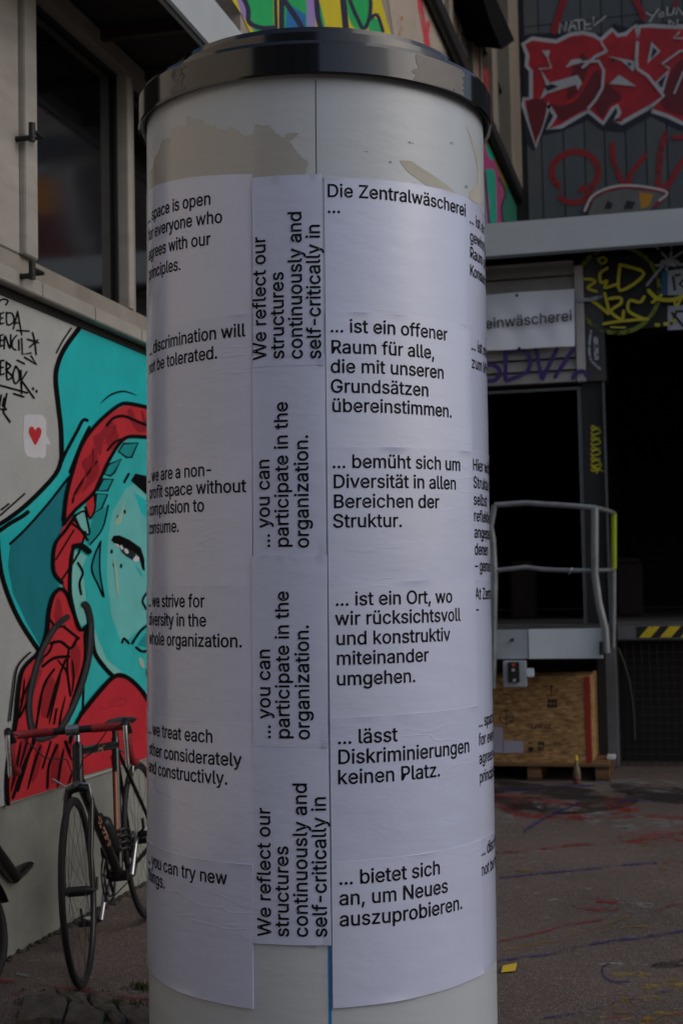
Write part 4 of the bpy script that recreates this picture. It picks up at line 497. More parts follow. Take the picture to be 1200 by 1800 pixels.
# graffiti on that wall
P = Paint(0, UX, 1, base=.004)
g_g = paint('green', 20, 170, 90); g_y = paint('yellow', 205, 190, 20); g_p = paint('lilac', 150, 130, 190); g_b = paint('blue', 20, 110, 170); g_k = paint('ink', 28, 26, 60)
H_ = lambda x, y: (400+x/2.4, y/2.4)
P.poly([H_(*p) for p in [(10, -200), (680, -200), (640, -40), (650, 10), (690, 150), (100, 150), (60, 60), (20, 0)]], g_y)
P.poly([H_(*p) for p in [(60, -150), (190, -150), (195, 130), (110, 130), (70, 30)]], g_g)
P.poly([H_(*p) for p in [(240, -150), (345, -150), (340, 130), (240, 120), (225, 20)]], g_g); P.poly([H_(*p) for p in [(250, 10), (330, 60), (330, 130), (245, 120)]], g_b)
P.poly([H_(*p) for p in [(328, -150), (370, -150), (370, 130), (335, 130)]], g_p); P.poly([H_(*p) for p in [(-10, -150), (20, -150), (60, 0), (95, 60), (110, 130), (60, 60)]], g_p)
P.poly([H_(*p) for p in [(375, 10), (390, 10), (412, 110), (382, 110)]], g_g)
P.poly([H_(*p) for p in [(510, -60), (580, -60), (600, 40), (590, 120), (530, 110), (505, 40)]], g_g, smooth=True); P.poly([H_(*p) for p in [(605, 70), (640, 90), (655, 140), (600, 140)]], g_g, smooth=True)
for L, wd in (([(40, -60), (85, 30), (90, 90), (140, 115), (195, 115)], 20), ([(200, -100), (205, 130)], 14), ([(228, -80), (228, 130)], 22), ([(240, 0), (300, 90), (315, 120)], 22), ([(372, -80), (380, 60), (398, 130)], 22), ([(480, -80), (500, 130)], 26), ([(515, 0), (545, 70), (575, 120), (600, 60), (600, -20), (570, -60)], 16), ([(600, 80), (630, 60), (655, 130)], 14)):
    P.stroke([H_(*p) for p in L], wd/2.4, g_k)
P.build('painted_lettering', U)
P = Paint(0, UX, 1, base=.004)
P.poly([H_(*p) for p in [(660, -120), (1000, -120), (980, 240), (700, 150)]], paint('old_white', 176, 164, 150, wear=.36))
P.stroke([(735, -30), (740, 20), (748, 60), (752, 90)], 10, paint('pink', 205, 60, 80, wear=.44)); P.stroke([(752, 40), (748, 75)], 8, paint('pink', 205, 60, 80)); P.stroke([(706, 30), (702, 60)], 5, paint('rust', 190, 110, 80, wear=.5))
I_ = lambda x, y: (690+x/4.284, y/4.284)
tl = paint('teal_old', 0, 140, 120); mg = paint('magenta', 150, 50, 110); ol = paint('olive', 110, 100, 40); lt = paint('lilac_old', 130, 110, 140)
P.poly([I_(*p) for p in [(640, 900), (700, 980), (960, 1500), (1000, 1720), (600, 1720)]], ol)
P.poly([I_(*p) for p in [(660, 1080), (700, 1100), (800, 1300), (830, 1500), (800, 1720), (640, 1720)]], mg, smooth=True)
P.poly([I_(*p) for p in [(690, 1300), (735, 1270), (775, 1330), (780, 1720), (725, 1720), (700, 1500)]], tl, smooth=True)
P.poly([I_(*p) for p in [(700, 1080), (760, 1150), (770, 1200), (720, 1180)]], tl, smooth=True); P.poly([I_(*p) for p in [(840, 1420), (900, 1430), (950, 1560), (960, 1720), (830, 1720)]], paint('green_old', 20, 100, 80), smooth=True)
P.poly([I_(*p) for p in [(670, 1480), (710, 1440), (730, 1520), (720, 1700), (660, 1700)]], lt, smooth=True)
for L in ([(640, 1250), (690, 1300), (710, 1500), (730, 1720)], [(800, 1340), (850, 1450), (820, 1560), (840, 1720)], [(900, 1430), (960, 1600), (970, 1720)]): P.stroke([I_(*p) for p in L], 4, paint('ink2', 50, 30, 60))
P.build('painted_colours', U)
# ------------------------------------------------------------------ corrugated wall with the red lettering
W2 = thing('panelled_wall', 'dark corrugated panel wall with large red white-edged graffiti lettering above the canopy', 'wall', (0, UY, 4.2))
sid = mat('siding', C(78, 86, 92), .7, .35, 1.4, .2, 30, stretch=(1, 1, .25)); sid2 = mat('siding_b', C(84, 90, 92), .7, .35, 1.8, .2, 30, stretch=(1, 1, .25))
G_ = lambda x, y: (830+x/3.243, y/3.243)
xs_ = [hit(*G_(v, 700), 1, UY).x for v in (305, 390, 515, 635, 750, 870, 985, 1105)]; pit = (xs_[-1]-xs_[2])/5
X = xs_[:]
while X[-1] < 16: X.append(X[-1]+pit)
zj = hit(*G_(800, 95), 1, UY).z
for i in range(len(X)-1):
    for z0, z1 in ((4.2, zj-.006), (zj+.006, 12.5)):
        b = MB(); b.box((X[i]+.008, UY, z0), (X[i+1]-.008, UY+.03, z1)); b.box((X[i]+.05, UY-.012, z0+.0), (X[i]+.075, UY, z1)) if 0 else None
        keep(b.build('panel', sid if (i*7) % 3 else sid2), W2)
b = MB(); b.box((UX-.1, UY+.02, 4.2), (16, UY+.3, 12.5)); keep(b.build('backing', mat('black_metal', C(14, 14, 16))), W2)
P = Paint(1, UY, -1, G_, base=.004, step=.001)
rr1 = paint('ser_red', 178, 22, 36, var=.45); rr2 = paint('ser_dark', 100, 8, 22); wh = paint('ser_white', 175, 178, 184); nv = paint('navy', 14, 20, 38)
out = [(300, 250), (340, 228), (480, 245), (560, 205), (630, 195), (690, 210), (735, 235), (800, 175), (825, 210), (880, 200), (925, 150), (942, 240), (960, 155), (1010, 155), (1100, 160), (1400, 170), (1400, 700), (1200, 690), (1120, 650), (1030, 620), (1020, 590), (840, 690), (825, 690), (850, 640), (830, 590), (790, 610), (745, 690), (665, 620), (600, 650), (500, 710), (440, 730), (485, 660), (440, 590), (430, 580), (360, 825), (300, 590), (300, 570), (345, 560), (345, 400), (320, 370), (325, 310)]
P.poly([(330, 190), (560, 180), (760, 190), (800, 130), (900, 160), (930, 110), (1000, 130), (1400, 110), (1400, 740), (1180, 740), (1020, 660), (860, 750), (740, 740), (660, 680), (520, 740), (400, 770), (350, 860), (300, 800), (290, 200)], nv)
P.stroke(out, 46, wh, smooth=False, closed=True); P.poly(out, rr1)
for q in ([(450, 590), (500, 600), (600, 560), (700, 400), (740, 480), (690, 570), (600, 640), (500, 690), (480, 640)], [(310, 585), (425, 585), (365, 790)], [(700, 590), (760, 480), (800, 500), (850, 560), (780, 600), (745, 670)], [(1120, 440), (1200, 330), (1400, 300), (1400, 660), (1180, 650), (1080, 590)], [(560, 440), (620, 300), (660, 380), (600, 520), (540, 560)]): P.poly(q, rr2, smooth=True)
for q in ([(395, 285), (442, 285), (430, 335)], [(385, 390), (440, 470), (600, 425), (625, 470), (600, 512), (590, 480), (430, 530), (385, 565), (420, 480)], [(530, 385), (560, 340), (610, 330), (640, 352), (570, 368)], [(765, 315), (940, 350), (915, 405), (850, 345)], [(780, 475), (835, 425), (860, 440), (935, 490), (880, 370), (845, 345), (800, 410)][:4], [(995, 360), (1020, 235), (1072, 290)], [(1040, 470), (1125, 390), (1085, 530)]):
    P.poly(q, wh)
for q in ([(410, 490), (450, 475), (490, 490), (430, 515)], [(1015, 335), (1030, 265), (1055, 290)], [(1055, 470), (1105, 420), (1080, 500)], [(790, 330), (815, 335), (800, 350)], [(880, 350), (910, 360), (895, 375)]): P.poly(q, nv)
for L, wd in (([(762, 290), (700, 320), (630, 380)], 17), ([(640, 350), (720, 345), (748, 400), (740, 500), (700, 570), (660, 615)], 16), ([(735, 240), (765, 290)], 12), ([(940, 240), (935, 330), (940, 390), (1000, 430), (1090, 545), (1025, 600)], 18), ([(1400, 240), (1180, 290), (1080, 362), (1120, 385)], 12), ([(1300, 330), (1200, 410), (1150, 530)], 11), ([(1200, 215), (1145, 215), (1180, 180)], 10), ([(380, 390), (450, 385), (420, 300)], 8)): P.stroke(L, wd, wh, smooth=False)
P.build('painted_lettering', W2)
P = Paint(1, UY, -1, G_, base=.004, step=.001); rt = paint('tag_red', 140, 20, 26, wear=.38, wscale=5); wt = paint('tag_white', 190, 190, 192)
for L, wd in (([(490, 1060), (455, 1000), (470, 920), (560, 865), (660, 880), (715, 950), (700, 1040), (620, 1080)], 34), ([(500, 1120), (540, 1150), (620, 1145), (680, 1080)], 30), ([(800, 820), (805, 920), (865, 1050), (900, 1010)], 30), ([(890, 1000), (985, 885)], 26), ([(1100, 760), (1075, 860), (1060, 1000), (1065, 1060), (1110, 1060), (1180, 940), (1220, 900)], 32), ([(1150, 780), (1260, 780)], 26), ([(540, -60), (500, 60), (465, 175)], 40), ([(900, -60), (960, 60), (975, 100)], 34), ([(1170, -10), (1150, 40)], 20)): P.stroke(L, wd, rt)
for L in ([(495, 185), (500, 130), (530, 175), (535, 125)], [(550, 175), (565, 115), (590, 165)], [(555, 150), (585, 145)], [(580, 115), (630, 110)], [(605, 112), (610, 165)], [(640, 115), (640, 165), (675, 160)], [(640, 138), (670, 135)], [(690, 95), (690, 145), (760, 90)], [(990, 70), (1030, 90), (1060, 50)], [(1030, 90), (1010, 120)], [(1070, 70), (1065, 95), (1090, 90), (1085, 65), (1070, 70)], [(1110, 40), (1110, 85), (1140, 80), (1150, 45)], [(1160, 80), (1170, 40), (1200, 80)], [(1120, 120), (1125, 150), (1150, 130), (1120, 115)], [(1170, 110), (1165, 140), (1200, 140)]): P.stroke(L, 8, wt, smooth=False)
P.stroke([(640, 1200), (680, 1130), (760, 1085), (860, 1065), (1000, 1075), (1110, 1095), (1080, 1130), (1040, 1175)], 20, rt); P.stroke([(640, 1200), (680, 1120), (760, 1075), (860, 1055), (1000, 1065), (1110, 1095), (1065, 1140)], 13, wt)
P.poly([(940, 1110), (1020, 1115), (1010, 1160), (970, 1180)], paint('yellow', 205, 190, 20)); P.poly([(770, 1140), (800, 1160), (790, 1190), (750, 1190)], nv); P.poly([(880, 1140), (930, 1150), (910, 1190), (860, 1190)], nv)
P.poly([(655, 1230), (690, 1135), (760, 1095), (860, 1075), (1000, 1085), (1085, 1100), (1030, 1175), (1000, 1230)], paint('arch_grey', 98, 100, 100)); P.poly([(950, 1095), (1030, 1105), (1010, 1170), (960, 1190)], paint('ochre', 180, 130, 20)); P.poly([(770, 1140), (800, 1160), (790, 1190), (750, 1190)], nv); P.poly([(880, 1140), (930, 1150), (910, 1190), (860, 1190)], nv)
P.build('painted_tags', W2)
# further pieces on the same wall, out of frame to the right, seen in the window reflections
P = Paint(1, UY, -1, base=.004, step=.001)
def W_(x, z): return Vector((x, UY, z))
def wpoly(q, m):
    P.off += .002; V = [Vector((x, UY-P.off, z)) for x, z in q]; tri = tessellate_polygon([V]); P.mb.mesh(V, [P.ori(V, t) for t in tri], P.mi(m))
def refl(px, py):                          # point of this wall that the left window mirrors
    p = hit(px, py, 0, WX-.02); d = ray(px, py); d.x = -d.x; t = (UY-p.y)/d.y; q = p+d*t; return (q.x, q.z)
def rp_(L, m): wpoly([refl(*q) for q in L], m)
rp_([(30, 60), (175, 60), (175, 470), (20, 470)], paint('old_grey', 120, 118, 112)); rp_([(160, 60), (300, 60), (300, 470), (160, 470)], paint('old_brown', 64, 54, 48))
rp_([(30, 330), (75, 308), (98, 315), (100, 375), (35, 380)], paint('orange', 225, 140, 20)); rp_([(30, 380), (105, 375), (125, 440), (150, 462), (30, 462)], paint('maroon', 120, 28, 44))
rp_([(128, 300), (165, 285), (166, 400), (150, 420), (138, 360)], paint('slate', 52, 54, 66)); rp_([(98, 300), (130, 292), (132, 330), (142, 370), (156, 418), (166, 412), (164, 450), (148, 440), (132, 425), (120, 380), (106, 340)], paint('ser_white', 175, 178, 184))
rp_([(40, 300), (95, 285), (95, 296), (40, 316)], paint('ser_white', 175, 178, 184)); rp_([(42, 240), (160, 235), (162, 270), (42, 290)], paint('slate', 52, 54, 66)); rp_([(40, 110), (62, 110), (60, 170), (42, 180)], paint('teal_old', 0, 140, 120))
rp_([(68, 198), (82, 190), (98, 197), (112, 190), (134, 198), (134, 202), (112, 195), (98, 202), (82, 195), (70, 202)], paint('pinkish', 190, 80, 90))
P.build('painted_colours', W2)

# ================================================================== LOADING FRONT under the canopy
fx = lambda px, py=900, y=FY: hit(px, py, 1, y).x
fz = lambda px, py, y=FY: hit(px, py, 1, y).z
L_ = thing('loading_front', 'dark loading dock front with slatted panel, black painted wall and open doorways', 'building', (0, FY, 0))
black = mat('black_wall', C(20, 20, 21), .6, .4, 3, .1, 20); greyp = mat('grey_panel', C(168, 164, 162), .6, .25, 4, .1, 40); greyd = mat('grey_frame', C(112, 114, 118), .5, .25, 4)
SY = 11.25
zt = 3.98; zb = fz(950, 672, SY)-.01; xr = fx(1010, 560, SY); xl = -2.6
print('slat panel', zb, xr)
zsl = [zt-.02]+[fz(900, y, SY) for y in (466, 490, 518, 548, 578, 606, 634, 655)]+[zb]
for i in range(len(zsl)-1):
    z1, z0 = zsl[i]-.006, zsl[i+1]+.006
    b = MB(); b.mesh([(xl, SY, z0), (xr, SY, z0), (xr, SY+.03, z1), (xl, SY+.03, z1), (xl, SY+.06, z0), (xr, SY+.06, z0), (xr, SY+.06, z1), (xl, SY+.06, z1)], [(0, 1, 2, 3), (5, 4, 7, 6), (1, 5, 6, 2), (4, 0, 3, 7), (3, 2, 6, 7), (4, 5, 1, 0)])
    keep(b.build('slat', greyp), L_)
b = MB(); b.box((xr+.004, SY-.02, zb), (xr+.075, SY+.08, zt-.06), bev=.004); keep(b.build('panel_frame', mat('frame_pale', C(184, 180, 178), .6, .2, 4)), L_)
x2, x3 = xr+.08, fx(1061, 560, SY)
b = MB(); b.box((x2, SY, zb), (x3, SY+.1, zt)); keep(b.build('column_casing', mat('casing_grey', C(66, 66, 68), .6, .5, 5)), L_)
zd = 1.1
zo = fz(1120, 582)
b = MB(); b.box((x3+.003, FY-.12, zo), (7, FY+.2, zt)); keep(b.build('black_wall', black), L_)
b = MB(); b.box((xl, SY+.1, zb), (x3, FY+.2, zt)); keep(b.build('backing_wall', black), L_)
xj0, xj1 = fx(1028, 850), fx(1064, 850)
b = MB(); b.box((xj0, FY-.1, zd), (xj1, FY+.2, zb-.002)); keep(b.build('door_jamb', mat('jamb_dark', C(22, 22, 24), .6, .3, 4)), L_)
b = MB(); b.box((xj0-.035, FY-.08, zd), (xj0-.003, FY-.03, zb-.03)); b.box((xl, FY-.08, zb-.05), (xj0-.036, FY-.03, zb-.03)); keep(b.build('door_frame', greyd), L_)
b = MB(); b.box((xj1+.003, FY-.13, zd), (xj1+.022, FY-.1, zo)); keep(b.build('door_edge', mat('edge_grey', C(84, 84, 88), .6)), L_)
b = MB(); b.box((6, FY-.1, 0), (7, FY+.2, zo)); keep(b.build('door_jamb', black), L_)
# dark store inside
b = MB(); b.box((-4, 18.5, zd), (7, 18.7, zt+.1)); b.box((-4, FY+.2, zt+.1), (7, 18.7, zt+.2)); b.box((-4.1, FY, zd), (-4, 18.7, zt+.2)); b.box((7, FY, 0), (7.1, 18.7, zt+.2)); b.box((-.9, 13, zd), (-.75, 18.6, zt)); keep(b.build('inner_wall', mat('inner_black', C(18, 16, 16), .8)), L_)
# dock slab and its edge
DY = FY-.15
dirt = mat('dock_concrete', C(92, 88, 86), .8, .4, 5, .3, 40)
b = MB(); b.box((-4.1, DY, zd-.14), (7, 18.7, zd-.004)); keep(b.build('dock_slab', dirt), L_)
b = MB(); b.box((fx(1085, 1130, DY), DY-.03, zd-.13), (7, DY-.002, zd-.02), bev=.006); keep(b.build('dock_edge', mat('edge_steel', C(104, 104, 110), .6, .4, 8)), L_)
# hazard stripes
hy = DY-.03; P = Paint(1, hy, -1, base=.001, step=.0008); yel = paint('hazard_yellow', 215, 190, 30, wear=.36, wscale=20); hb = paint('hazard_black', 18, 18, 18)
z0h, z1h = fz(1160, 1121, hy), fz(1160, 1101, hy); xh = fx(1118, 1110, hy)
V = [(xh, z0h), (6.9, z0h), (6.9, z1h), (xh, z1h)]; P.off = .002; VV = [Vector((x, hy-.002, z)) for x, z in V]; P.mb.mesh(VV, [(0, 1, 2, 3)], P.mi(hb))
x = xh+.02
while x < 6.7:
    VV = [Vector((x, hy-.003, z0h+.002)), Vector((x+.085, hy-.003, z0h+.002)), Vector((x+.16, hy-.003, z1h-.002)), Vector((x+.075, hy-.003, z1h-.002))]; P.mb.mesh(VV, [(0, 1, 2, 3)], P.mi(yel)); x += .155
P.build('hazard_stripes', L_)
# base: pillar, dark recess with wire mesh
xp0, xp1 = fx(1062, 1250, DY-.12), fx(1084, 1250, DY-.12)
b = MB(); b.box((xp0, DY-.12, 0), (xp1, DY+.3, zd-.145), bev=.008); keep(b.build('base_pillar', mat('pillar_grey', C(104, 104, 108), .8, .4, 5, .3, 30)), L_)
b = MB(); b.box((-4, DY+.35, -.1), (7, DY+.5, zd-.15)); b.box((-4, DY-.002, zd-.3), (xp0, DY+.3, zd-.15)); keep(b.build('base_wall', black), L_)
b = MB(); wx0 = xp1+.01; k = 0
while wx0+k*.06 < 4.2: b.box((wx0+k*.06, DY+.0, .0), (wx0+k*.06+.004, DY+.004, zd-.16)); k += 1
for k in range(15): b.box((wx0, DY+.005, .03+k*.06), (4.2, DY+.009, .034+k*.06))
keep(b.build('wire_mesh', mat('mesh_rust', C(58, 44, 32), .8), kind='stuff'), L_)
b = MB(); hp = [hit(x, y, 1, DY-.02) for x, y in ((1086, 1140), (1096, 1165), (1105, 1195), (1111, 1230), (1114, 1270), (1115, 1300))]; b.tube(hp, .008, 6); keep(b.build('hose', mat('hose_yellow', C(52, 46, 30), .6)), L_)
# spray paint on the black wall
bw = FY-.12; Z7 = lambda x, y: (820+x/3.158, 360+y/3.158); ye = paint('spray_yellow', 190, 180, 20); yd = paint('spray_yellow_thin', 110, 120, 30, wear=.46, wscale=16); wsp = paint('spray_white', 150, 155, 165, wear=.44, wscale=14)
P = Paint(1, SY-.01, -1, Z7, base=.003, step=.001)
import itertools
cir = [(835+235*math.cos(a), 470+240*math.sin(a)) for a in [k*math.pi/12 for k in range(24)]]
P.stroke(cir, 24, yd, closed=True)
for L, wd in (([(610, 520), (690, 530), (760, 580), (790, 600), (765, 490)], 18), ([(650, 410), (700, 415), (710, 430), (670, 460), (720, 480)], 16), ([(780, 350), (740, 380), (745, 430), (780, 420), (765, 460), (830, 440)], 16), ([(730, 300), (760, 290), (775, 310), (750, 325), (730, 305)], 12), ([(850, 330), (985, 380), (850, 475), (850, 335)], 18), ([(790, 520), (850, 515), (855, 545), (800, 590), (860, 635), (870, 590)], 17), ([(985, 510), (960, 540), (905, 530), (900, 590), (990, 635)], 17), ([(760, 660), (850, 645), (1005, 632)], 16), ([(800, 678), (880, 680)], 9), ([(1010, 475), (1060, 520), (1150, 525), (1230, 490)], 22), ([(1030, 540), (1080, 500)], 16), ([(1150, 520), (1165, 560), (1200, 500)], 14)): P.stroke(L, wd, ye)
for x, y in ((1058, 665), (1105, 660), (1145, 640)): P.stroke([(x-6, y), (x+6, y)], 20, ye)
for L in ([(1035, 215), (1125, 310), (1210, 400)], [(1140, 225), (1125, 320), (1105, 360)], [(1000, 445), (1060, 370), (1125, 310), (1210, 250)], [(1050, 335), (1210, 330)]): P.stroke(L, 13, wsp, taper=False)
P.stroke([(1090, 320), (1165, 320)], 34, wsp)
P.stroke([(630, 530), (700, 520), (745, 510)], 20, wsp); P.stroke([(690, 700), (680, 790), (690, 860), (740, 910)], 14, wsp); P.stroke([(715, 740), (720, 850)], 26, wsp)
P.build('sprayed_sign', L_)
P = Paint(1, bw, -1, Z7, base=.002, step=.001)
pw_ = paint('pasted_paper', 165, 170, 182)
P.poly([(1115, 365), (1400, 330), (1400, 500), (1115, 500)], pw_); P.poly([(1115, 560), (1400, 545), (1400, 680), (1115, 695)], pw_); P.poly([(1080, 370), (1112, 365), (1112, 500), (1080, 500)], paint('faded_blue', 30, 90, 130))
for L in ([(1145, 400), (1155, 470)], [(1160, 390), (1230, 380), (1180, 440), (1230, 470)], [(1140, 600), (1200, 670)], [(1135, 660), (1165, 590), (1230, 590)]): P.stroke(L, 14, hb, smooth=False)
P.build('pasted_paper', L_)
P = Paint(1, SY, -1, Z7, base=.035, step=.001); vio = paint('violet', 60, 36, 110, wear=.38, wscale=18)
for L in ([(60, 885), (150, 890), (185, 930), (150, 975), (60, 970)], [(215, 800), (215, 970)], [(215, 815), (300, 800), (350, 850), (330, 930), (220, 975)], [(385, 800), (415, 960)], [(500, 800), (420, 965)], [(590, 800), (490, 955)], [(590, 960), (610, 930), (650, 925), (665, 950)]): P.stroke(L, 24, vio)
P.build('violet_tag', L_)
P = Paint(1, FY-.1, -1, lambda x, y: (820+x/3.158, 680+y/3.158), base=.003)
for k in range(9):
    y = 215+k*29; s_ = 1 if k % 2 else -1; P.stroke([(695, y), (725, y-12*s_), (742, y+8), (705, y+20), (690, y+12)], 8, ye)
P.stroke([(700, 440), (760, 470)], 7, ye); P.stroke([(750, 430), (720, 480)], 7, ye)
P.build('yellow_tag', L_)
# things faintly seen inside
for i, (px, py, wpx, hpx, c) in enumerate(((920, 1010, 40, 70, (120, 20, 20)), (1105, 985, 34, 50, (120, 20, 20)))):
    p = hit(px, py, 1, 13.5); h_ = p.z-zd; b = MB(); b.box((p.x-.12, 13.4, zd), (p.x+.12, 13.6, zd+.5), bev=.02); b.box((p.x-.1, 13.38, zd+.5), (p.x+.1, 13.62, zd+.54), bev=.01)
    o = b.build('storage_bin', mat('bin_red', C(34, 9, 9))); o['label'] = 'dark red bin inside the %s' % ('doorway behind the lift railing' if i == 0 else 'open doorway right of the lift platform'); o['category'] = 'bin'
# banner
bn = MB(); bq = [(848-30, 520), (1009, 507), (1010, 608), (848-30, 618)]
nx_, nz_ = 24, 10; V = []
for j in range(nz_+1):
    for i in range(nx_+1):
        u, v = i/nx_, j/nz_; px = (bq[0][0]*(1-u)+bq[1][0]*u)*(1-v)+(bq[3][0]*(1-u)+bq[2][0]*u)*v; py = (bq[0][1]*(1-u)+bq[1][1]*u)*(1-v)+(bq[3][1]*(1-u)+bq[2][1]*u)*v
        p = hit(px, py, 1, SY-.07); p.y += .012*math.sin(u*9+v*4)+.01*math.sin(u*23-v*3)*(1-v)*v*3; V.append(p)
m_ = nx_+1; fc = [(j*m_+i, (j+1)*m_+i, (j+1)*m_+i+1, j*m_+i+1) for j in range(nz_) for i in range(nx_)]
bn.mesh(V, fc, 0, True); bn.mesh([p+Vector((0, .004, 0)) for p in V], [f[::-1] for f in fc], 0, True)
BN = bn.build('banner', mat('banner_cloth', C(235, 238, 250), .8, .1, 3, .2, 15)); BN['label'] = 'white cloth banner reading einwäscherei hung on the slatted panel'; BN['category'] = 'banner'
tb = MB(); s_ = 'Zentrale Reinwäscherei'; pe = hit(1006, 563, 1, SY-.095); ps = hit(852, 578, 1, SY-.095)
tw = text_width('einwäscherei'); sc = (pe.x-ps.x)/tw; full = 'Reinwäscherei'; x00 = pe.x-text_width(full)*sc; sl_ = (pe.z-ps.z)/(pe.x-ps.x)
text_mb(tb, full, lambda u, v, k: Vector((x00+u*sc, SY-.098-k, pe.z+v*sc+sl_*(x00+u*sc-pe.x))))
tb.build('lettering', paint('print_black', 24, 24, 30), BN)
for px, py in ((908, 519), (912, 612)):
    b = MB(); p = hit(px, py, 1, SY-.085); b.tube([p, p+Vector((0, .05, 0))], .012, 8); b.build('eyelet', rubber, BN)

# ================================================================== LIFT PLATFORM
LY = 9.9
lz = lambda px, py, y=LY: hit(px, py, 1, y).z
lx = lambda px, py=1000, y=LY: hit(px, py, 1, y).x
steel = mat('galvanised', C(136, 142, 146), .45, .35, 9, .15, 40, metal=.35); platem = mat('plate_white', C(205, 214, 222), .5, .15, 3, .05, 30); plateg = mat('plate_grey', C(160, 168, 176), .5, .2, 3)
T = thing('lift_platform', 'grey loading lift platform with bent pipe railing standing over the wooden crate', 'platform', (lx(950), LY, 0))
zp1, zp0 = lz(1000, 1106), lz(1000, 1158); xa, xb, xc = lx(845), lx(925), lx(1055); print('platform z', zp0, zp1)
b = MB(); b.box((xa-.3, LY, zp0), (xb-.001, LY+.03, zp1), bev=.003); keep(b.build('front_plate', plateg), T)
b = MB(); b.box((xb+.001, LY-.006, zp0+.0), (xc, LY+.03, zp1+.002), bev=.003); keep(b.build('front_plate', platem, label='paler front plate'), T)
b = MB(); b.box((xa-.3, LY+.032, zp0+.02), (xc-.01, FY-.18, zp1-.01)); keep(b.build('deck', mat('deck_grey', C(70, 72, 76), .6, .4, 8, .3, 60)), T)
b = MB(); bp_ = hit(900, 1125, 1, LY-.01); b.tube([bp_+Vector((0, .02, 0)), bp_-Vector((0, .012, 0))], .011, 8); keep(b.build('bolt', rubber), T)
def tp(pts, r, nm, m=steel):
    b = MB(); P3 = [hit(x, y, 1, yy_) for x, y, yy_ in pts]; b.tube(P3, r, 10); return keep(b.build(nm, m), T)
YB = 10.9
tp([(866, 1210, LY-.04), (867, 1150, LY-.04), (869, 1010, LY-.04), (866, 950, LY-.04), (862, 925, LY-.04), (869, 888, LY-.04)], .022, 'post')
tp([(860, 1180, LY+.1), (861, 1050, LY+.1), (860, 930, LY+.1), (863, 905, LY+.1)], .02, 'post')
tp([(869, 888, LY-.04), (924, 884, LY-.04), (1000, 889, LY-.04), (1048, 893, LY-.04)], .019, 'top_rail')
tp([(871, 1003, LY-.04), (924, 997, LY-.04), (955, 1001, LY-.04), (1005, 1003, LY-.04), (1048, 1003, LY-.04)], .016, 'middle_rail')
tp([(1045, 892, LY-.04), (1045, 1010, LY-.04), (1052, 1060, LY-.04), (1063, 1105, LY-.04), (1066, 1148, LY-.04)], .026, 'post')
tp([(1048, 893, LY-.04), (1064, 897, 10.4), (1078, 902, YB)], .018, 'side_rail'); tp([(1048, 1003, LY-.04), (1078, 1002, YB)], .014, 'side_rail')
tp([(1078, 1001, YB), (1078, 1060, YB), (1077, 1138, YB)], .02, 'post'); tp([(1078.5, 902, YB-.01), (1078.5, 1000, YB-.01)], .021, 'yellow_sleeve', paint('sleeve', 150, 168, 20))
tp([(1001, 1003, LY-.06), (1004, 1005, LY-.06)], .028, 'clamp'); tp([(1056, 1128, LY-.05), (1056, 1150, LY-.05), (1064, 1150, LY-.05)], .012, 'latch', rubber)
cb = MB(); c0, c1 = hit(885, 1208, 1, LY-.03), hit(924, 1161, 1, LY-.03); cb.box((c0.x, LY-.05, c0.z), (c1.x, LY+.02, c1.z-.002), bev=.006); keep(cb.build('control_box', plateg), T)
cb = MB(); c0, c1 = hit(893, 1200, 1, LY-.06), hit(912, 1163, 1, LY-.06); cb.box((c0.x, LY-.075, c0.z), (c1.x, LY-.052, c1.z-.004), bev=.004); ct = keep(cb.build('control_panel', rubber), T)
for (px, py, c) in ((902, 1169, (190, 50, 44)), (902, 1178, (170, 170, 170)), (904, 1196, (160, 160, 160))):
    cb = MB(); p = hit(px, py, 1, LY-.076); cb.tube([p+Vector((0, .004, 0)), p-Vector((0, .012, 0))], .011, 10); keep(cb.build('button', paint('btn%d' % c[0], *c)), ct)
cb = MB(); c0, c1 = hit(926, 1190, 1, LY), hit(938, 1175, 1, LY); cb.box((c0.x, LY-.03, c0.z), (c1.x, LY+.02, c1.z), bev=.004); keep(cb.build('junction_box', platem), T)
for px in (870, 1040):
    b = MB(); x = lx(px, 1158); b.box((x-.03, FY-.5, 0), (x+.03, FY-.44, zp0+.02)); keep(b.build('leg', rubber), T)

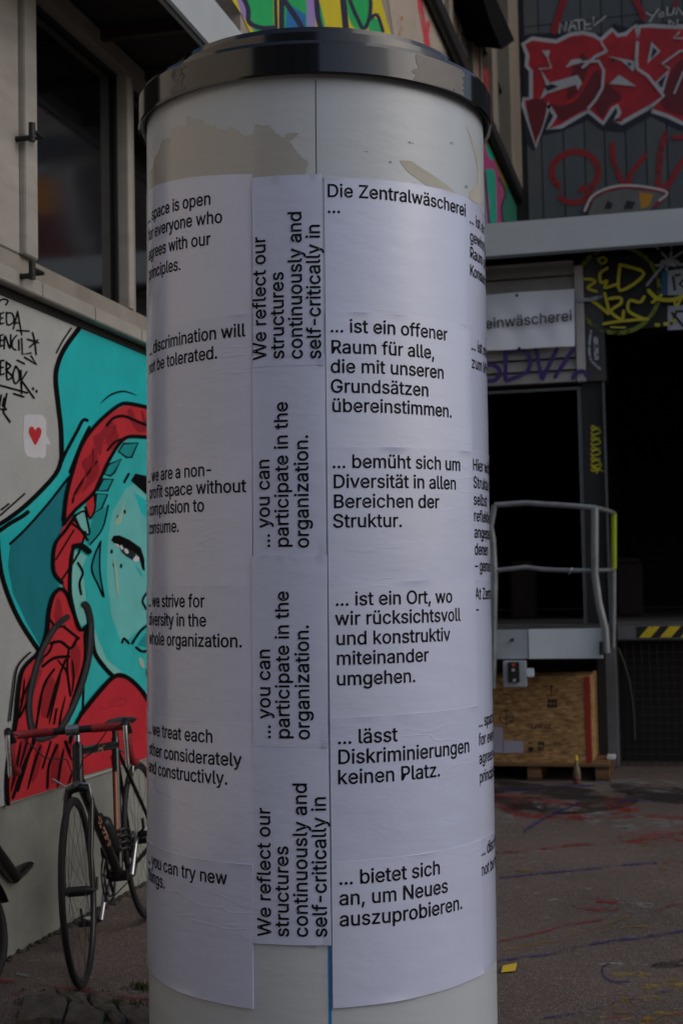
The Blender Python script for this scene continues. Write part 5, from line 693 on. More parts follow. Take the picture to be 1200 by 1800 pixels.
# ================================================================== CRATE on its pallet
CYf, CYb = 10.42, 11.1
def osb():
    m = bpy.data.materials.new('osb_board'); m.use_nodes = True; n = m.node_tree.nodes; l = m.node_tree.links; b = n['Principled BSDF']; tc = n.new('ShaderNodeTexCoord')
    def vor(sc, ry, st):
        v = n.new('ShaderNodeTexVoronoi'); v.inputs['Scale'].default_value = sc; v.inputs['Randomness'].default_value = 1; mp = n.new('ShaderNodeMapping'); mp.inputs['Scale'].default_value = st; mp.inputs['Rotation'].default_value = (0, ry, 0)
        l.new(tc.outputs['Object'], mp.inputs[0]); l.new(mp.outputs[0], v.inputs['Vector']); s = n.new('ShaderNodeSeparateColor'); l.new(v.outputs['Color'], s.inputs[0]); return s
    s1 = vor(22, .5, (1, .8, 3.4)); s2 = vor(26, -.7, (1, .8, 3.6)); s3 = vor(20, 1.4, (1, .8, 3)); big = n.new('ShaderNodeTexNoise'); big.inputs['Scale'].default_value = 6; l.new(tc.outputs['Object'], big.inputs['Vector'])
    def mth(op, a, c):
        x = n.new('ShaderNodeMath'); x.operation = op
        for i, v in ((0, a), (1, c)):
            if isinstance(v, (int, float)): x.inputs[i].default_value = v
            else: l.new(v, x.inputs[i])
        return x.outputs[0]
    sep = s1; f = mth('ADD', mth('MULTIPLY', mth('ADD', mth('ADD', s1.outputs[0], s2.outputs[0]), s3.outputs[0]), .26), mth('MULTIPLY', big.outputs[0], .22))
    r = n.new('ShaderNodeValToRGB'); l.new(f, r.inputs[0]); e = r.color_ramp.elements; e[0].color = C(104, 74, 44); e[0].position = .2; e[1].color = C(186, 150, 102); e[1].position = .82; x = e.new(.5); x.color = C(148, 112, 68)
    l.new(r.outputs[0], b.inputs['Base Color']); b.inputs['Roughness'].default_value = .7; bp = n.new('ShaderNodeBump'); bp.inputs['Strength'].default_value = .3; bp.inputs['Distance'].default_value = .003; l.new(sep.outputs[1], bp.inputs['Height']); l.new(bp.outputs[0], b.inputs['Normal'])
    return m
osbm = osb(); wood = mat('pallet_wood', C(120, 88, 56), .8, .35, 5, .2, 40, stretch=(.4, 4, 4)); woodd = mat('wood_dark', C(86, 60, 40), .8, .4, 5)
cx1 = hit(1039, 1260, 1, CYf).x; cz1, cz0 = hit(1000, 1189, 1, CYf).z, hit(1000, 1341, 1, CYf).z; cx0 = cx1-.95; print('crate', cx0, cx1, cz0, cz1)
R_ = thing('wooden_crate', 'large chipboard shipping crate with red corner tape and printed marks under the lift platform', 'crate', (cx0, CYf, cz0))
b = MB(); b.box((cx0, CYf, cz0), (cx1, CYf+.02, cz1)); keep(b.build('front_panel', osbm), R_)
b = MB(); b.box((cx1-.02, CYf+.021, cz0), (cx1, CYb, cz1)); keep(b.build('side_panel', osbm), R_)
b = MB(); b.box((cx0, CYf+.021, cz0), (cx0+.02, CYb, cz1)); keep(b.build('side_panel', osbm), R_)
b = MB(); b.box((cx0+.021, CYf+.021, cz1-.03), (cx1-.021, CYb, cz1-.01)); keep(b.build('lid', osbm), R_)
b = MB(); b.box((cx0+.021, CYb-.02, cz0), (cx1-.021, CYb, cz1-.031)); keep(b.build('back_panel', osbm), R_)
b = MB(); b.box((cx1-.045, CYf-.003, cz0+.002), (cx1-.004, CYf-.0005, cz1-.004)); keep(b.build('red_tape', paint('tape_red', 150, 34, 24)), R_)
P = Paint(1, CYf, -1, lambda x, y: (820+x/3.158, 1060+y/3.158), base=.001, step=.0004); ik = paint('stencil', 40, 30, 26, wear=.40, wscale=30)
for L, wd in (([(470, 460), (470, 510)], 5), ([(445, 512), (495, 512)], 4), ([(463, 470), (470, 455), (478, 470)], 4), ([(172, 636), (270, 636)], 4), ([(220, 590), (220, 690)], 4), ([(220+38*math.cos(a), 636+38*math.sin(a)) for a in [k*math.pi/6 for k in range(13)]], 4)): P.stroke(L, wd, ik, smooth=False)
for i in range(3):
    for j in range(2): P.poly([(448+i*19, 535+j*26), (463+i*19, 535+j*26), (463+i*19, 556+j*26), (448+i*19, 556+j*26)], ik)
for j in range(2):
    for i in range(2): P.poly([(398+i*18, 770+j*28), (412+i*18, 770+j*28), (412+i*18, 792+j*28), (398+i*18, 792+j*28)], ik)
P.poly([(342, 800), (370, 800), (370, 826), (342, 826)], ik); P.poly([(348, 772), (364, 772), (364, 780), (348, 780)], ik)
P.build('printed_marks', R_, kind='stuff')
tb = MB(); a0, a1 = hit(934, 1281, 1, CYf-.004), hit(968, 1279, 1, CYf-.004); sc = (a1.x-a0.x)/text_width('LPW02'); text_mb(tb, 'LPW02', lambda u, v, k: Vector((a0.x+u*sc, CYf-.003-k, a0.z+v*sc))); keep(tb.build('printed_code', ik), R_)
for q in ([(135, 690), (200, 690), (200, 765), (200, 832), (135, 832)], [(205, 765), (310, 768), (316, 832), (205, 834)]):
    P = Paint(1, CYf, -1, lambda x, y: (820+x/3.158, 1060+y/3.158), base=.003); P.poly(q, paint('label_paper', 165, 165, 185)); P.build('paper_label', R_)
PL = thing('pallet', 'low wooden pallet carrying the chipboard crate', 'pallet', (cx0, CYf, 0))
px1 = hit(1052, 1350, 1, CYf-.03).x; pxe = hit(1072, 1350, 1, CYf+.05).x
for k in range(7):
    y = CYf-.06+k*.155; b = MB(); b.box((cx0-.1, y, cz0-.022), (pxe, y+.11, cz0-.002), bev=.002); keep(b.build('board', wood), PL)
for x in (cx0-.05, (cx0+pxe)/2-.05, pxe-.1):
    b = MB(); b.box((x, CYf-.05, cz0-.044), (x+.1, CYb+.03, cz0-.0225)); keep(b.build('bearer', woodd), PL)
    for y in (CYf-.05, (CYf+CYb)/2-.06, CYb-.1): b = MB(); b.box((x, y, .02), (x+.1, y+.12, cz0-.0445), bev=.003); keep(b.build('block', wood), PL)
    b = MB(); b.box((x, CYf-.05, 0.001), (x+.1, CYb+.03, .0195)); keep(b.build('runner', woodd), PL)
bt = hit(1014, 1378, 2, 0); zt_ = .2
b = MB(); prof = [(0, .002), (.024, .002), (.027, .012), (.027, .085), (.022, .11), (.012, .135), (.011, .165), (0, .165)]; n_ = 16
V = [(bt.x+r*math.cos(2*math.pi*k/n_), bt.y+r*math.sin(2*math.pi*k/n_), z) for r, z in prof for k in range(n_)]
b.mesh(V, [(i*n_+k, i*n_+(k+1) % n_, (i+1)*n_+(k+1) % n_, (i+1)*n_+k) for i in range(len(prof)-1) for k in range(n_)], 0, True)
bo = thing('bottle', 'small squeeze bottle with yellow tip standing on the ground before the pallet', 'bottle', bt); keep(b.build('body', mat('bottle_tan', C(120, 104, 80), .35, .5, 30)), bo)
b = MB(); b.tube([bt+Vector((0, 0, .164)), bt+Vector((0, 0, .18)), bt+Vector((0, 0, .2))], [.013, .011, .005], 12); keep(b.build('cap', paint('yellow', 205, 190, 20)), bo)
b = MB(); b.tube([bt+Vector((0, 0, .015)), bt+Vector((0, 0, .04))], .0275, 14); keep(b.build('label', paint('maroon', 110, 24, 40)), bo)
b = MB(); b.box((pxe-.03, CYf+.2, cz0+.0), (pxe+.03, CYf+.3, cz0+.03), bev=.004); bb = b.build('foil_packet', platem); bb['label'] = 'small pale packet lying on the pallet edge right of the crate'; bb['category'] = 'packet'
# ================================================================== BICYCLES
blackp = mat('frame_black', C(16, 16, 18), .3, .2, 5, spec=.6); tyrem = mat('tyre_rubber', C(24, 24, 25), .75, .3, 20, .2, 80); chrome = mat('polished_alloy', C(175, 178, 182), .28, .2, 20, metal=.9); tape = mat('red_bar_tape', C(160, 34, 42), .7, .3, 30, .5, 200); orange = paint('tan_decal', 196, 146, 120, wear=.38, wscale=60); plast = mat('black_plastic', C(22, 22, 24), .5, .3, 8)
def bicycle(M, steer, wr, label, road=True, wb=1.0):
    """local frame: x forward, y to the rider's left, z up, rear contact at the origin"""
    T_ = thing('bicycle' if road else 'folding_bicycle', label, 'bicycle'); T_.matrix_world = M; T_.matrix_basis = M
    bpy.context.view_layer.update
    ha = math.radians(73)                                   # head angle
    hd = Vector((-math.cos(ha), 0, math.sin(ha)))           # head axis direction, up
    fa = Vector((wb, 0, wr)); rake = .045
    ax0 = fa-Vector((math.sin(ha), 0, math.cos(ha)))*rake   # foot of steering axis
    SM = Matrix.Translation(ax0) @ Matrix.Rotation(steer, 4, hd) @ Matrix.Translation(-ax0)
    def put(mb, nm, m, par=None, st=False, **kw):
        if st: mb.v = [tuple(SM @ Vector(v)) for v in mb.v]
        return mb.build(nm, m, par or T_, **kw)
    def wheel(c, st, nm='wheel'):
        b = MB(); n = 56
        ring = lambda r: [(c.x+r*math.cos(2*math.pi*k/n), 0, c.z+r*math.sin(2*math.pi*k/n)) for k in range(n)]
        b.tube(ring(wr-.022), .0105, 8, closed=True); w_ = put(b, nm, mat('rim_dark', C(50, 52, 56), .35, .2, 10, metal=.5), None, st)
        b = MB(); b.tube(ring(wr-.0115 if road else wr-.02), .0115 if road else .02, 8, closed=True); put(b, 'tyre', tyrem, w_, st)
        b = MB()
        for k in range(28):
            a = 2*math.pi*k/28; y_ = .03 if k % 2 else -.03; a2 = a+(.5 if k % 4 < 2 else -.5)
            b.tube([(c.x+.02*math.cos(a2), y_, c.z+.02*math.sin(a2)), (c.x+(wr-.03)*math.cos(a), 0, c.z+(wr-.03)*math.sin(a))], .0008, 4, cap=False)
        put(b, 'spokes', mat('spoke_steel', C(90, 92, 96), .4, metal=.8), w_, st, kind='stuff')
        b = MB(); b.tube([(c.x, -.055, c.z), (c.x, -.035, c.z), (c.x, .035, c.z), (c.x, .055, c.z)], [.008, .018, .018, .008], 12); b.tube([(c.x, .055, c.z), (c.x-.01, .066, c.z+.0), (c.x-.03, .066, c.z+.04)], .005, 6); put(b, 'hub', plast, w_, st)
        return w_
    wheel(fa, True)
    if road: wheel(Vector((0, 0, wr)), False)
    hb = ax0+hd*(wr+.055 if road else .28); ht = hb+hd*(.15 if road else .2)
    b = MB(); cr = hb-hd*.01
    for s in (1, -1):
        b.tube([cr, cr+Vector((.004, s*.035, -.012)), cr+Vector((.01, s*.046, -.06)), fa+Vector((-.02, s*.05, .12)), fa+Vector((0, s*.05, 0))], [.016, .015, .013, .010, .008], 8)
    b.tube([cr, ht+hd*.01], .014, 10); put(b, 'fork', blackp, None, True)
    b = MB(); b.tube([cr+Vector((.035, -.012, .02)), cr+Vector((.04, -.04, .01)), cr+Vector((.03, -.05, -.04))], .006, 6); b.tube([cr+Vector((.035, .012, .02)), cr+Vector((.04, .045, .015)), cr+Vector((.03, .05, -.04))], .006, 6); b.tube([cr+Vector((.03, 0, .02)), cr+Vector((.045, 0, .02))], .01, 8); b.tube([cr+Vector((.04, -.04, .012)), cr+Vector((.045, -.085, .045))], .004, 6); put(b, 'brake_caliper', chrome, None, True)
    if road:
        seat = Vector((.02, 0, .80)); st_dir = Vector((-.29, 0, .957)); bbp = Vector((wb-.6, 0, .27)); sc_ = bbp+st_dir*.53
        b = MB(); b.tube([hb, ht], .021, 12); b.tube([ht-hd*.025, sc_], .0165, 12); b.tube([hb+hd*.03, bbp], .0195, 12); b.tube([bbp, sc_+st_dir*.03], .0165, 12); b.tube([bbp-Vector((0, .034, 0)), bbp+Vector((0, .034, 0))], .021, 12)
        for s in (1, -1): b.tube([sc_, Vector((0, s*.06, wr))], .008, 8); b.tube([bbp+Vector((-.02, s*.02, 0)), Vector((0, s*.06, wr))], .009, 8)
        fr = put(b, 'frame', blackp)
        def decal(p0, p1, r, txt, size, side, nm='decal'):
            d = (p1-p0).normalized(); up = Vector((0, side, 0)); v_ = d.cross(up).normalized()*(1 if side < 0 else -1); b = MB(); L0 = ((p1-p0).length-text_width(txt)*size)/2
            def fn(u, v, k):
                a = (v-.35)*size/r; return p0+d*(L0+u*size)+up*(r+.0008+k)*math.cos(a)+v_*(r+.0008)*math.sin(a)
            text_mb(b, txt, fn); put(b, nm, orange, fr)
        for sd_ in (-1, 1):
            if sd_ < 0: decal(bbp, hb+hd*.03, .0195, 'COLUMBUS', .052, sd_); decal(sc_, ht-hd*.025, .0165, 'cinelli', .05, sd_)
            else: decal(hb+hd*.03, bbp, .0195, 'COLUMBUS', .052, sd_); decal(ht-hd*.025, sc_, .0165, 'cinelli', .05, sd_)
        b = MB(); b.tube([bbp+st_dir*.16+Vector((.0155, 0, 0)), bbp+st_dir*.42+Vector((.0155, 0, 0))], .007, 8); put(b, 'seat_tube_band', paint('band', 170, 104, 78), fr)
        b = MB(); b.tube([sc_+st_dir*.03, sc_+st_dir*.08], .0125, 10); put(b, 'seat_post', plast)
        b = MB(); sp = sc_+st_dir*.09; prof = [(-.13, .065), (-.1, .072), (-.04, .05), (.04, .026), (.12, .018), (.145, .01)]
        V = []; 
        for x, wdt in prof:
            for k in range(8): a = 2*math.pi*k/8; V.append((sp.x+x, wdt*math.cos(a), sp.z+.018*math.sin(a)))
        b.mesh(V, [(i*8+k, i*8+(k+1) % 8, (i+1)*8+(k+1) % 8, (i+1)*8+k) for i in range(len(prof)-1) for k in range(8)], 0, True); b.face(V[:8][::-1]); b.face(V[-8:]); put(b, 'saddle', plast)
        b = MB(); n = 40; b.tube([(bbp.x+.098*math.cos(2*math.pi*k/n), -.045, bbp.z+.098*math.sin(2*math.pi*k/n)) for k in range(n)], .004, 6, closed=True); b.tube([(bbp.x+.075*math.cos(2*math.pi*k/n), -.04, bbp.z+.075*math.sin(2*math.pi*k/n)) for k in range(n)], .004, 6, closed=True)
        for k in range(5): a = 2*math.pi*k/5+.3; b.tube([bbp+Vector((0, -.045, 0)), bbp+Vector((.095*math.cos(a), -.045, .095*math.sin(a)))], .007, 6)
        ch = put(b, 'chainring', mat('dark_alloy', C(50, 50, 52), .4, metal=.6))
        ca = math.radians(-62)
        for s in (1, -1):
            e = bbp+Vector((.17*math.cos(ca)*-s, -.0, .17*math.sin(ca)*-s)) ; e.y = s*.07; b = MB(); b.tube([bbp+Vector((0, s*.05, 0)), e], [.012, .009], 8); cr_ = put(b, 'crank', chrome)
            b = MB(); b.box((e.x-.045, e.y+s*.012, e.z-.012), (e.x+.045, e.y+s*.085, e.z+.012), bev=.004); b.tube([e, e+Vector((0, s*.02, 0))], .007, 8); b.tube([e+Vector((.045, s*.02, 0)), e+Vector((.085, s*.05, .03)), e+Vector((.09, s*.05, .07))], .006, 6); put(b, 'pedal', plast, cr_)
            b = MB(); b.box((e.x-.02, e.y+s*.02, e.z-.016), (e.x+.03, e.y+s*.07, e.z+.016), bev=.004); put(b, 'reflector', paint('reflector', 215, 215, 210), cr_)
        b = MB(); b.tube([bbp+Vector((0, -.045, .09)), Vector((0, -.045, wr+.035))], .003, 6); b.tube([bbp+Vector((0, -.045, -.09)), Vector((.04, -.045, wr-.14)), Vector((-.02, -.045, wr-.1)), Vector((-.0, -.045, wr-.03))], .003, 6)
        for r in (.02, .03, .04): b.tube([(r*math.cos(2*math.pi*k/16), -.045+(.04-r)*-.4, wr+r*math.sin(2*math.pi*k/16)) for k in range(16)], .003, 5, closed=True)
        put(b, 'chain', mat('dark_alloy', C(50, 50, 52)))
        b = MB(); q = sc_+Vector((-.06, 0, -.05)); b.tube([q+Vector((-.02, -.04, -.08)), q+Vector((-.03, -.045, 0)), q+Vector((0, 0, .02)), q+Vector((-.03, .045, 0)), q+Vector((-.02, .04, -.08))], .005, 6); put(b, 'brake_caliper', chrome)
        b = MB(); q0 = bbp+st_dir*.1; b.tube([q0+Vector((.045*math.cos(a)*(1+.1*math.sin(a*3)), .045*math.sin(a), .004*a+.01*math.sin(a*2))) for a in [k*.35 for k in range(60)]], .0075, 7); put(b, 'lock_cable', plast)
        b = MB(); b.box((bbp.x-.01, -.055, bbp.z+.08), (bbp.x+.045, -.02, bbp.z+.13), bev=.006); b.box((.0-.02, -.075, wr-.07), (.03, -.045, wr-.015), bev=.006); put(b, 'derailleur', plast)
        d_ = (hb+hd*.03-bbp).normalized(); up_ = Vector((-d_.z, 0, d_.x)); q1 = bbp+d_*.13+up_*.05
        b = MB(); b.tube([q1, q1+d_*.15, q1+d_*.17], [.034, .034, .02], 14); b.tube([q1+d_*.17, q1+d_*.2], [.014, .012], 10); put(b, 'drink_bottle', mat('bottle_smoke', C(26, 28, 30), .4, .2, 6))
        # stem and drop bar
        sp0 = ht+hd*.05; bc = sp0+Vector((.095, 0, .015))
        b = MB(); b.tube([ht, sp0], .0115, 10); b.tube([sp0, bc], .0135, 10); b.tube([bc-Vector((0, .024, 0)), bc+Vector((0, .024, 0))], .02, 12); put(b, 'stem', chrome, None, True)
        b = MB(); b.tube([bc-Vector((0, .075, 0)), bc+Vector((0, .075, 0))], .0135, 10); h_ = put(b, 'handlebar', plast, None, True)
        for s in (1, -1):
            pts = [bc+Vector((0, s*.07, 0)), bc+Vector((0, s*.12, 0)), bc+Vector((0, s*.185, 0)), bc+Vector((.025, s*.208, 0)), bc+Vector((.065, s*.21, -.01)), bc+Vector((.092, s*.212, -.045)), bc+Vector((.085, s*.214, -.09)), bc+Vector((.05, s*.216, -.125)), bc+Vector((0, s*.218, -.135)), bc+Vector((-.03, s*.218, -.137))]
            b = MB(); b.tube(pts, .0155, 10); put(b, 'bar_tape', tape, h_, True)
            b = MB(); q = bc+Vector((.085, s*.211, -.01)); b.tube([q+Vector((-.02, 0, -.01)), q+Vector((.02, 0, .012)), q+Vector((.04, 0, .035)), q+Vector((.048, 0, .02))], [.018, .018, .014, .01], 8); put(b, 'brake_hood', plast, h_, True)
            b = MB(); b.tube([q+Vector((.042, 0, .028)), q+Vector((.055, 0, -.02)), q+Vector((.046, 0, -.075)), q+Vector((.052, 0, -.115)), q+Vector((.056, 0, -.13))], [.009, .010, .008, .009, .005], 8); put(b, 'brake_lever', chrome, h_, True)
            b = MB(); b.tube([q+Vector((.03, 0, .03)), q+Vector((.07, -s*.06, .01)), q+Vector((.06, -s*.13, -.07)), hb+Vector((.03, s*.03, .1)), cr+Vector((.04, s*.01, .05))], .0025, 5); put(b, 'brake_cable', plast, h_, True)
    else:
        b = MB(); b.tube([hb, ht], .02, 12); b.tube([hb+hd*.1, Vector((wb-.5, 0, .3))], .028, 12); b.tube([Vector((wb-.5, 0, .3)), Vector((.05, 0, .32))], .028, 12); b.tube([Vector((.15, 0, .3)), Vector((.08, 0, .75))], .015, 10)
        for s in (1, -1): b.tube([Vector((.15, s*.02, .32)), Vector((0, s*.06, wr))], .012, 8)
        put(b, 'frame', blackp); wheel(Vector((0, 0, wr)), False)
        b = MB(); b.tube([ht, ht+hd*.35], .014, 10); b.tube([ht+hd*.35+Vector((0, -.07, 0)), ht+hd*.35+Vector((0, .07, 0))], .011, 10); put(b, 'handlebar', plast, None, True)
        b = MB(); sp = Vector((.05, 0, .8)); b.box((sp.x-.13, -.07, sp.z-.03), (sp.x+.12, .07, sp.z+.03), bev=.028); put(b, 'saddle', plast)
        b = MB(); n = 14; P0 = [(fa.x+(wr+.022)*math.cos(a), 0, fa.z+(wr+.022)*math.sin(a)) for a in [math.radians(75+7*k) for k in range(n)]]
        V = [(x, y_, z) for x, _, z in P0 for y_ in (-.028, .028)]; V2 = [(x, y_, z+.003) for x, y_, z in V]; fcs = [(2*i, 2*i+1, 2*i+3, 2*i+2) for i in range(n-1)]; b.mesh(V, fcs, 0, True); b.mesh(V2, [f[::-1] for f in fcs], 0, True); put(b, 'mudguard', plast, None, True)
        lp = Vector((fa.x+.08, 0, wr*2+.05)); b = MB(); b.tube([lp+Vector((-.05, 0, 0)), lp+Vector((.0, 0, 0)), lp+Vector((.03, 0, 0))], [.02, .04, .042], 14); b.tube([lp+Vector((-.02, 0, .0)), lp+Vector((-.05, 0, .06))], .012, 8); b.box((lp.x-.05, -.02, lp.z+.03), (lp.x-.01, .03, lp.z+.075), bev=.005); lmp = put(b, 'headlamp', plast, None, True)
        b = MB(); b.tube([lp+Vector((.0305, 0, 0)), lp+Vector((.036, 0, 0))], .038, 14); put(b, 'lens', mat('lens_grey', C(60, 64, 70), .15, .1, 5, spec=.8), lmp, True)
    return T_
pf, pr = hit(152, 1736, 2, 0), hit(267, 1615, 2, 0); fwd = (pf-pr); fwd.z = 0; print('wheelbase', fwd.length, pf, pr); wbv = fwd.length; fwd.normalize()
def bike_matrix(front, fwd, lean, wb):
    lf = Vector((-fwd.y, fwd.x, 0)); up = Vector((0, 0, 1)); r = Matrix.Rotation(lean, 3, fwd); lf = r @ lf; up = r @ up
    o = front-fwd*wb; M = Matrix(((fwd.x, lf.x, up.x, o.x), (fwd.y, lf.y, up.y, o.y), (fwd.z, lf.z, up.z, o.z+.004), (0, 0, 0, 1))); return M
bicycle(bike_matrix(pf, fwd, math.radians(5.5), wbv), math.radians(6.5), .335, 'black racing bicycle with red bar tape leaning by the mural wall', True, wbv)
pf2 = hit(-22, 1742, 2, 0); f2 = Vector((.2, -1, 0)).normalized()
bicycle(bike_matrix(pf2, f2, math.radians(8), 1.0), math.radians(-12), .2, 'small wheeled bicycle with black headlamp cut off at the left edge of the photo', False, 1.0)

# ================================================================== POSTER COLUMN
R0 = .5; s_a = math.sin(math.atan(300.5/F)); DC = R0/s_a
dirc = ray(561.5, 1037.5); dirc.z = 0; dirc.normalize(); base = Vector((dirc.x*DC, dirc.y*DC, 0)); print('column at', base)
yv = dirc; xv = Vector((dirc.y, -dirc.x, 0)); SZ = [.0672, .0681, .0682, .0678, .0712, .0706]; lean = Matrix.Rotation(math.radians(.55), 4, yv) 
CM = Matrix.Translation(Vector((base.x, base.y, EYE))) @ lean @ Matrix.Translation(Vector((0, 0, -EYE))) @ Matrix(((xv.x, yv.x, 0, 0), (xv.y, yv.y, 0, 0), (0, 0, 1, 0), (0, 0, 0, 1)))
CI = CM.inverted()
Q = thing('poster_column', 'tall white round advertising column covered in printed text posters under a black cap', 'advertising column'); Q.matrix_world = CM; Q.matrix_basis = CM
def ch_(px, py, r=R0):
    o = CI @ CAMP; d = (CI.to_3x3() @ ray(px, py)); a = d.x*d.x+d.y*d.y; b_ = o.x*d.x+o.y*d.y; c = o.x*o.x+o.y*o.y-r*r; disc = b_*b_-a*c
    t = (-b_-math.sqrt(max(disc, 0)))/a; p = o+d*t; return math.atan2(p.x, -p.y), p.z
def cyl(th, z, r=R0): return Vector((r*math.sin(th), -r*math.cos(th), z))
def lathe(prof, n=128):
    b = MB()
    for (r0, z0), (r1, z1) in zip(prof[:-1], prof[1:]):
        V = [cyl(2*math.pi*k/n, z, r) for r, z in ((r0, z0), (r1, z1)) for k in range(n)]
        b.mesh(V, [(k, (k+1) % n, n+(k+1) % n, n+k) for k in range(n)], 0, True)
    return b
zcap = ch_(555, 129, R0*1.045)[1]; zrim = ch_(555, 69, R0*1.045)[1]; ztop = ch_(555, 45, R0*.87)[1]; print('cap z', zcap, zrim, ztop)
def paper_mat(name, col, rough=.42, spec=.45, wr=.5):
    m = mat(name, col, rough, .05, 2.2, spec=spec, coat=(.3 if 'column' in name else 1.)); m.node_tree.nodes['Principled BSDF'].inputs['Coat Roughness'].default_value = .17; m.node_tree.nodes['Principled BSDF'].inputs['Coat IOR'].default_value = 1.6; n = m.node_tree.nodes; l = m.node_tree.links; b = n['Principled BSDF']; tc = n.new('ShaderNodeTexCoord')
    def nz(sc, st, d=4):
        mp = n.new('ShaderNodeMapping'); mp.inputs['Scale'].default_value = st; l.new(tc.outputs['Object'], mp.inputs[0]); t = n.new('ShaderNodeTexNoise'); t.inputs['Scale'].default_value = sc; t.inputs['Detail'].default_value = d; l.new(mp.outputs[0], t.inputs['Vector']); return t
    def mth(op, a, c=None):
        x = n.new('ShaderNodeMath'); x.operation = op
        for i, v in ((0, a), (1, c)):
            if v is None: continue
            if isinstance(v, (int, float)): x.inputs[i].default_value = v
            else: l.new(v, x.inputs[i])
        return x.outputs[0]
    a = nz(2.6, (1, 1, 5.5), 3); rid = mth('ABSOLUTE', mth('SUBTRACT', a.outputs[0], .5)); mr = n.new('ShaderNodeMapRange'); mr.inputs[1].default_value = 0; mr.inputs[2].default_value = .02; mr.inputs[3].default_value = 1; mr.inputs[4].default_value = 0; l.new(rid, mr.inputs[0])
    mk = nz(2.1, (1, 1, 1.6), 2); mm_ = n.new('ShaderNodeMapRange'); mm_.inputs[1].default_value = .52; mm_.inputs[2].default_value = .66; l.new(mk.outputs[0], mm_.inputs[0])
    w_ = mth('MULTIPLY', mr.outputs[0], mm_.outputs[0]); soft = nz(9, (1, 1, 2.2), 3); fine = nz(140, (1, 1, 1), 2)
    h = mth('ADD', mth('MULTIPLY', w_, wr), mth('ADD', mth('MULTIPLY', soft.outputs[0], 1.15), mth('MULTIPLY', fine.outputs[0], .1)))
    bp = n.new('ShaderNodeBump'); bp.inputs['Strength'].default_value = .55; bp.inputs['Distance'].default_value = .0035; l.new(h, bp.inputs['Height']); l.new(bp.outputs[0], b.inputs['Normal']); return m
shaft_m = paper_mat('column_enamel', C(176, 184, 192), .36, .5, .1); post_m = paper_mat('poster_paper', C(192, 200, 228), .4, .5, .25); post_m2 = paper_mat('poster_paper_b', C(187, 196, 225), .42, .5, .25)
b = lathe([(R0, -.02), (R0, zcap+.05)]); sh = b.build('shaft', shaft_m, Q)
capm = mat('cap_gloss_black', C(8, 8, 9), .11, .5, 6, .03, 12, spec=.8, col2=C(15, 15, 15), stretch=(1, 1, .25))
b = lathe([(R0*1.012, zcap+.012), (R0*1.03, zcap+.004), (R0*1.045, zcap), (R0*1.05, zcap+.006), (R0*1.05, zrim-.01), (R0*1.042, zrim), (R0*.9, zrim+.006), (R0*.9, zrim+.0061)]); b.build('cap_rim', capm, Q)
b = lathe([(R0*.875, zrim), (R0*.872, ztop-.015), (R0*.862, ztop), (R0*.5, ztop+.03), (.001, ztop+.05)]); b.build('cap_top', capm, Q)
b = lathe([(R0*.995, zcap+.02), (R0*1.012, zcap+.012)]); b.build('cap_seal', mat('seal_grey', C(48, 46, 46), .8), Q)
b = lathe([(R0*1.03, -.02), (R0*1.03, .12), (R0*1.0, .14)]); b.build('base_ring', capm, Q)
LN = lambda p, q: (lambda A, B: (lambda th: A[1]+(B[1]-A[1])*(th-A[0])/(B[0]-A[0])))(ch_(*p), ch_(*q))         # z as function of angle
TN = lambda p, q: (lambda A, B: (lambda z: A[0]+(B[0]-A[0])*(z-A[1])/(B[1]-A[1])))(ch_(*p), ch_(*q))         # angle as function of z
K0 = lambda v: (lambda z: v)
rp = random.Random(5)
def poster(left, right, top, bot, layer, label, m=post_m, curl=None, loose=False):
    zm_ = None; nu, nv_ = 40, 36; V = []; a = rp.random()*6
    r = R0+.0012+.0012*layer
    for j in range(nv_+1):
        for i in range(nu+1):
            u, v = i/nu, j/nv_; th = 0
            z = (top(0)+bot(0))/2
            for _ in range(3): th = left(z)*(1-u)+right(z)*u; z = top(th)*(1-v)+bot(th)*v
            rr = r+.0003*math.sin(u*11+a)*math.sin(v*7+a)
            if v < .03: rr += .0022*(1-v/.03)*max(0, math.sin(u*7.3+a*3)*math.sin(u*17+a))
            if v > .96 and loose: rr += .0025*(v-.96)/.04*max(0, math.sin(u*9.1+a*2))
            if curl and u > .9 and v > .9: rr += curl*((u-.9)*10)*((v-.9)*10)
            V.append(cyl(th, z, rr))
    mb = MB(); w_ = nu+1; mb.mesh(V, [(j*w_+i, (j+1)*w_+i, (j+1)*w_+i+1, j*w_+i+1) for j in range(nv_) for i in range(nu)], 0, True)
    bd = [i for i in range(w_)]+[j*w_+nu for j in range(1, nv_+1)]+[nv_*w_+i for i in range(nu-1, -1, -1)]+[j*w_ for j in range(nv_-1, 0, -1)]
    ed = [V[i] for i in bd]; inn = [Vector((p.x*(R0+.0004)/math.hypot(p.x, p.y), p.y*(R0+.0004)/math.hypot(p.x, p.y), p.z)) if not curl else Vector((p.x, p.y, p.z))*1.0-Vector((p.x, p.y, 0))*.0016/R0 for p in ed]
    n_ = len(bd); mb.mesh(ed+inn, [(i, (i+1) % n_, n_+(i+1) % n_, n_+i) for i in range(n_)], 0)
    return mb.build('poster', m, Q, label=label)
inkm = mat('print_ink', C(9, 9, 13), .7, .15, 30)
for m_k in (inkm, blk): m_k.node_tree.nodes['Principled BSDF'].inputs['Specular IOR Level'].default_value = .12
SR = (ch_(818, 383)[0]-ch_(573.5, 346)[0])*R0/text_width('Die Zentralwäscherei')
SV = (ch_(508, 705)[1]-ch_(508, 963)[1])/text_width('participate in the')
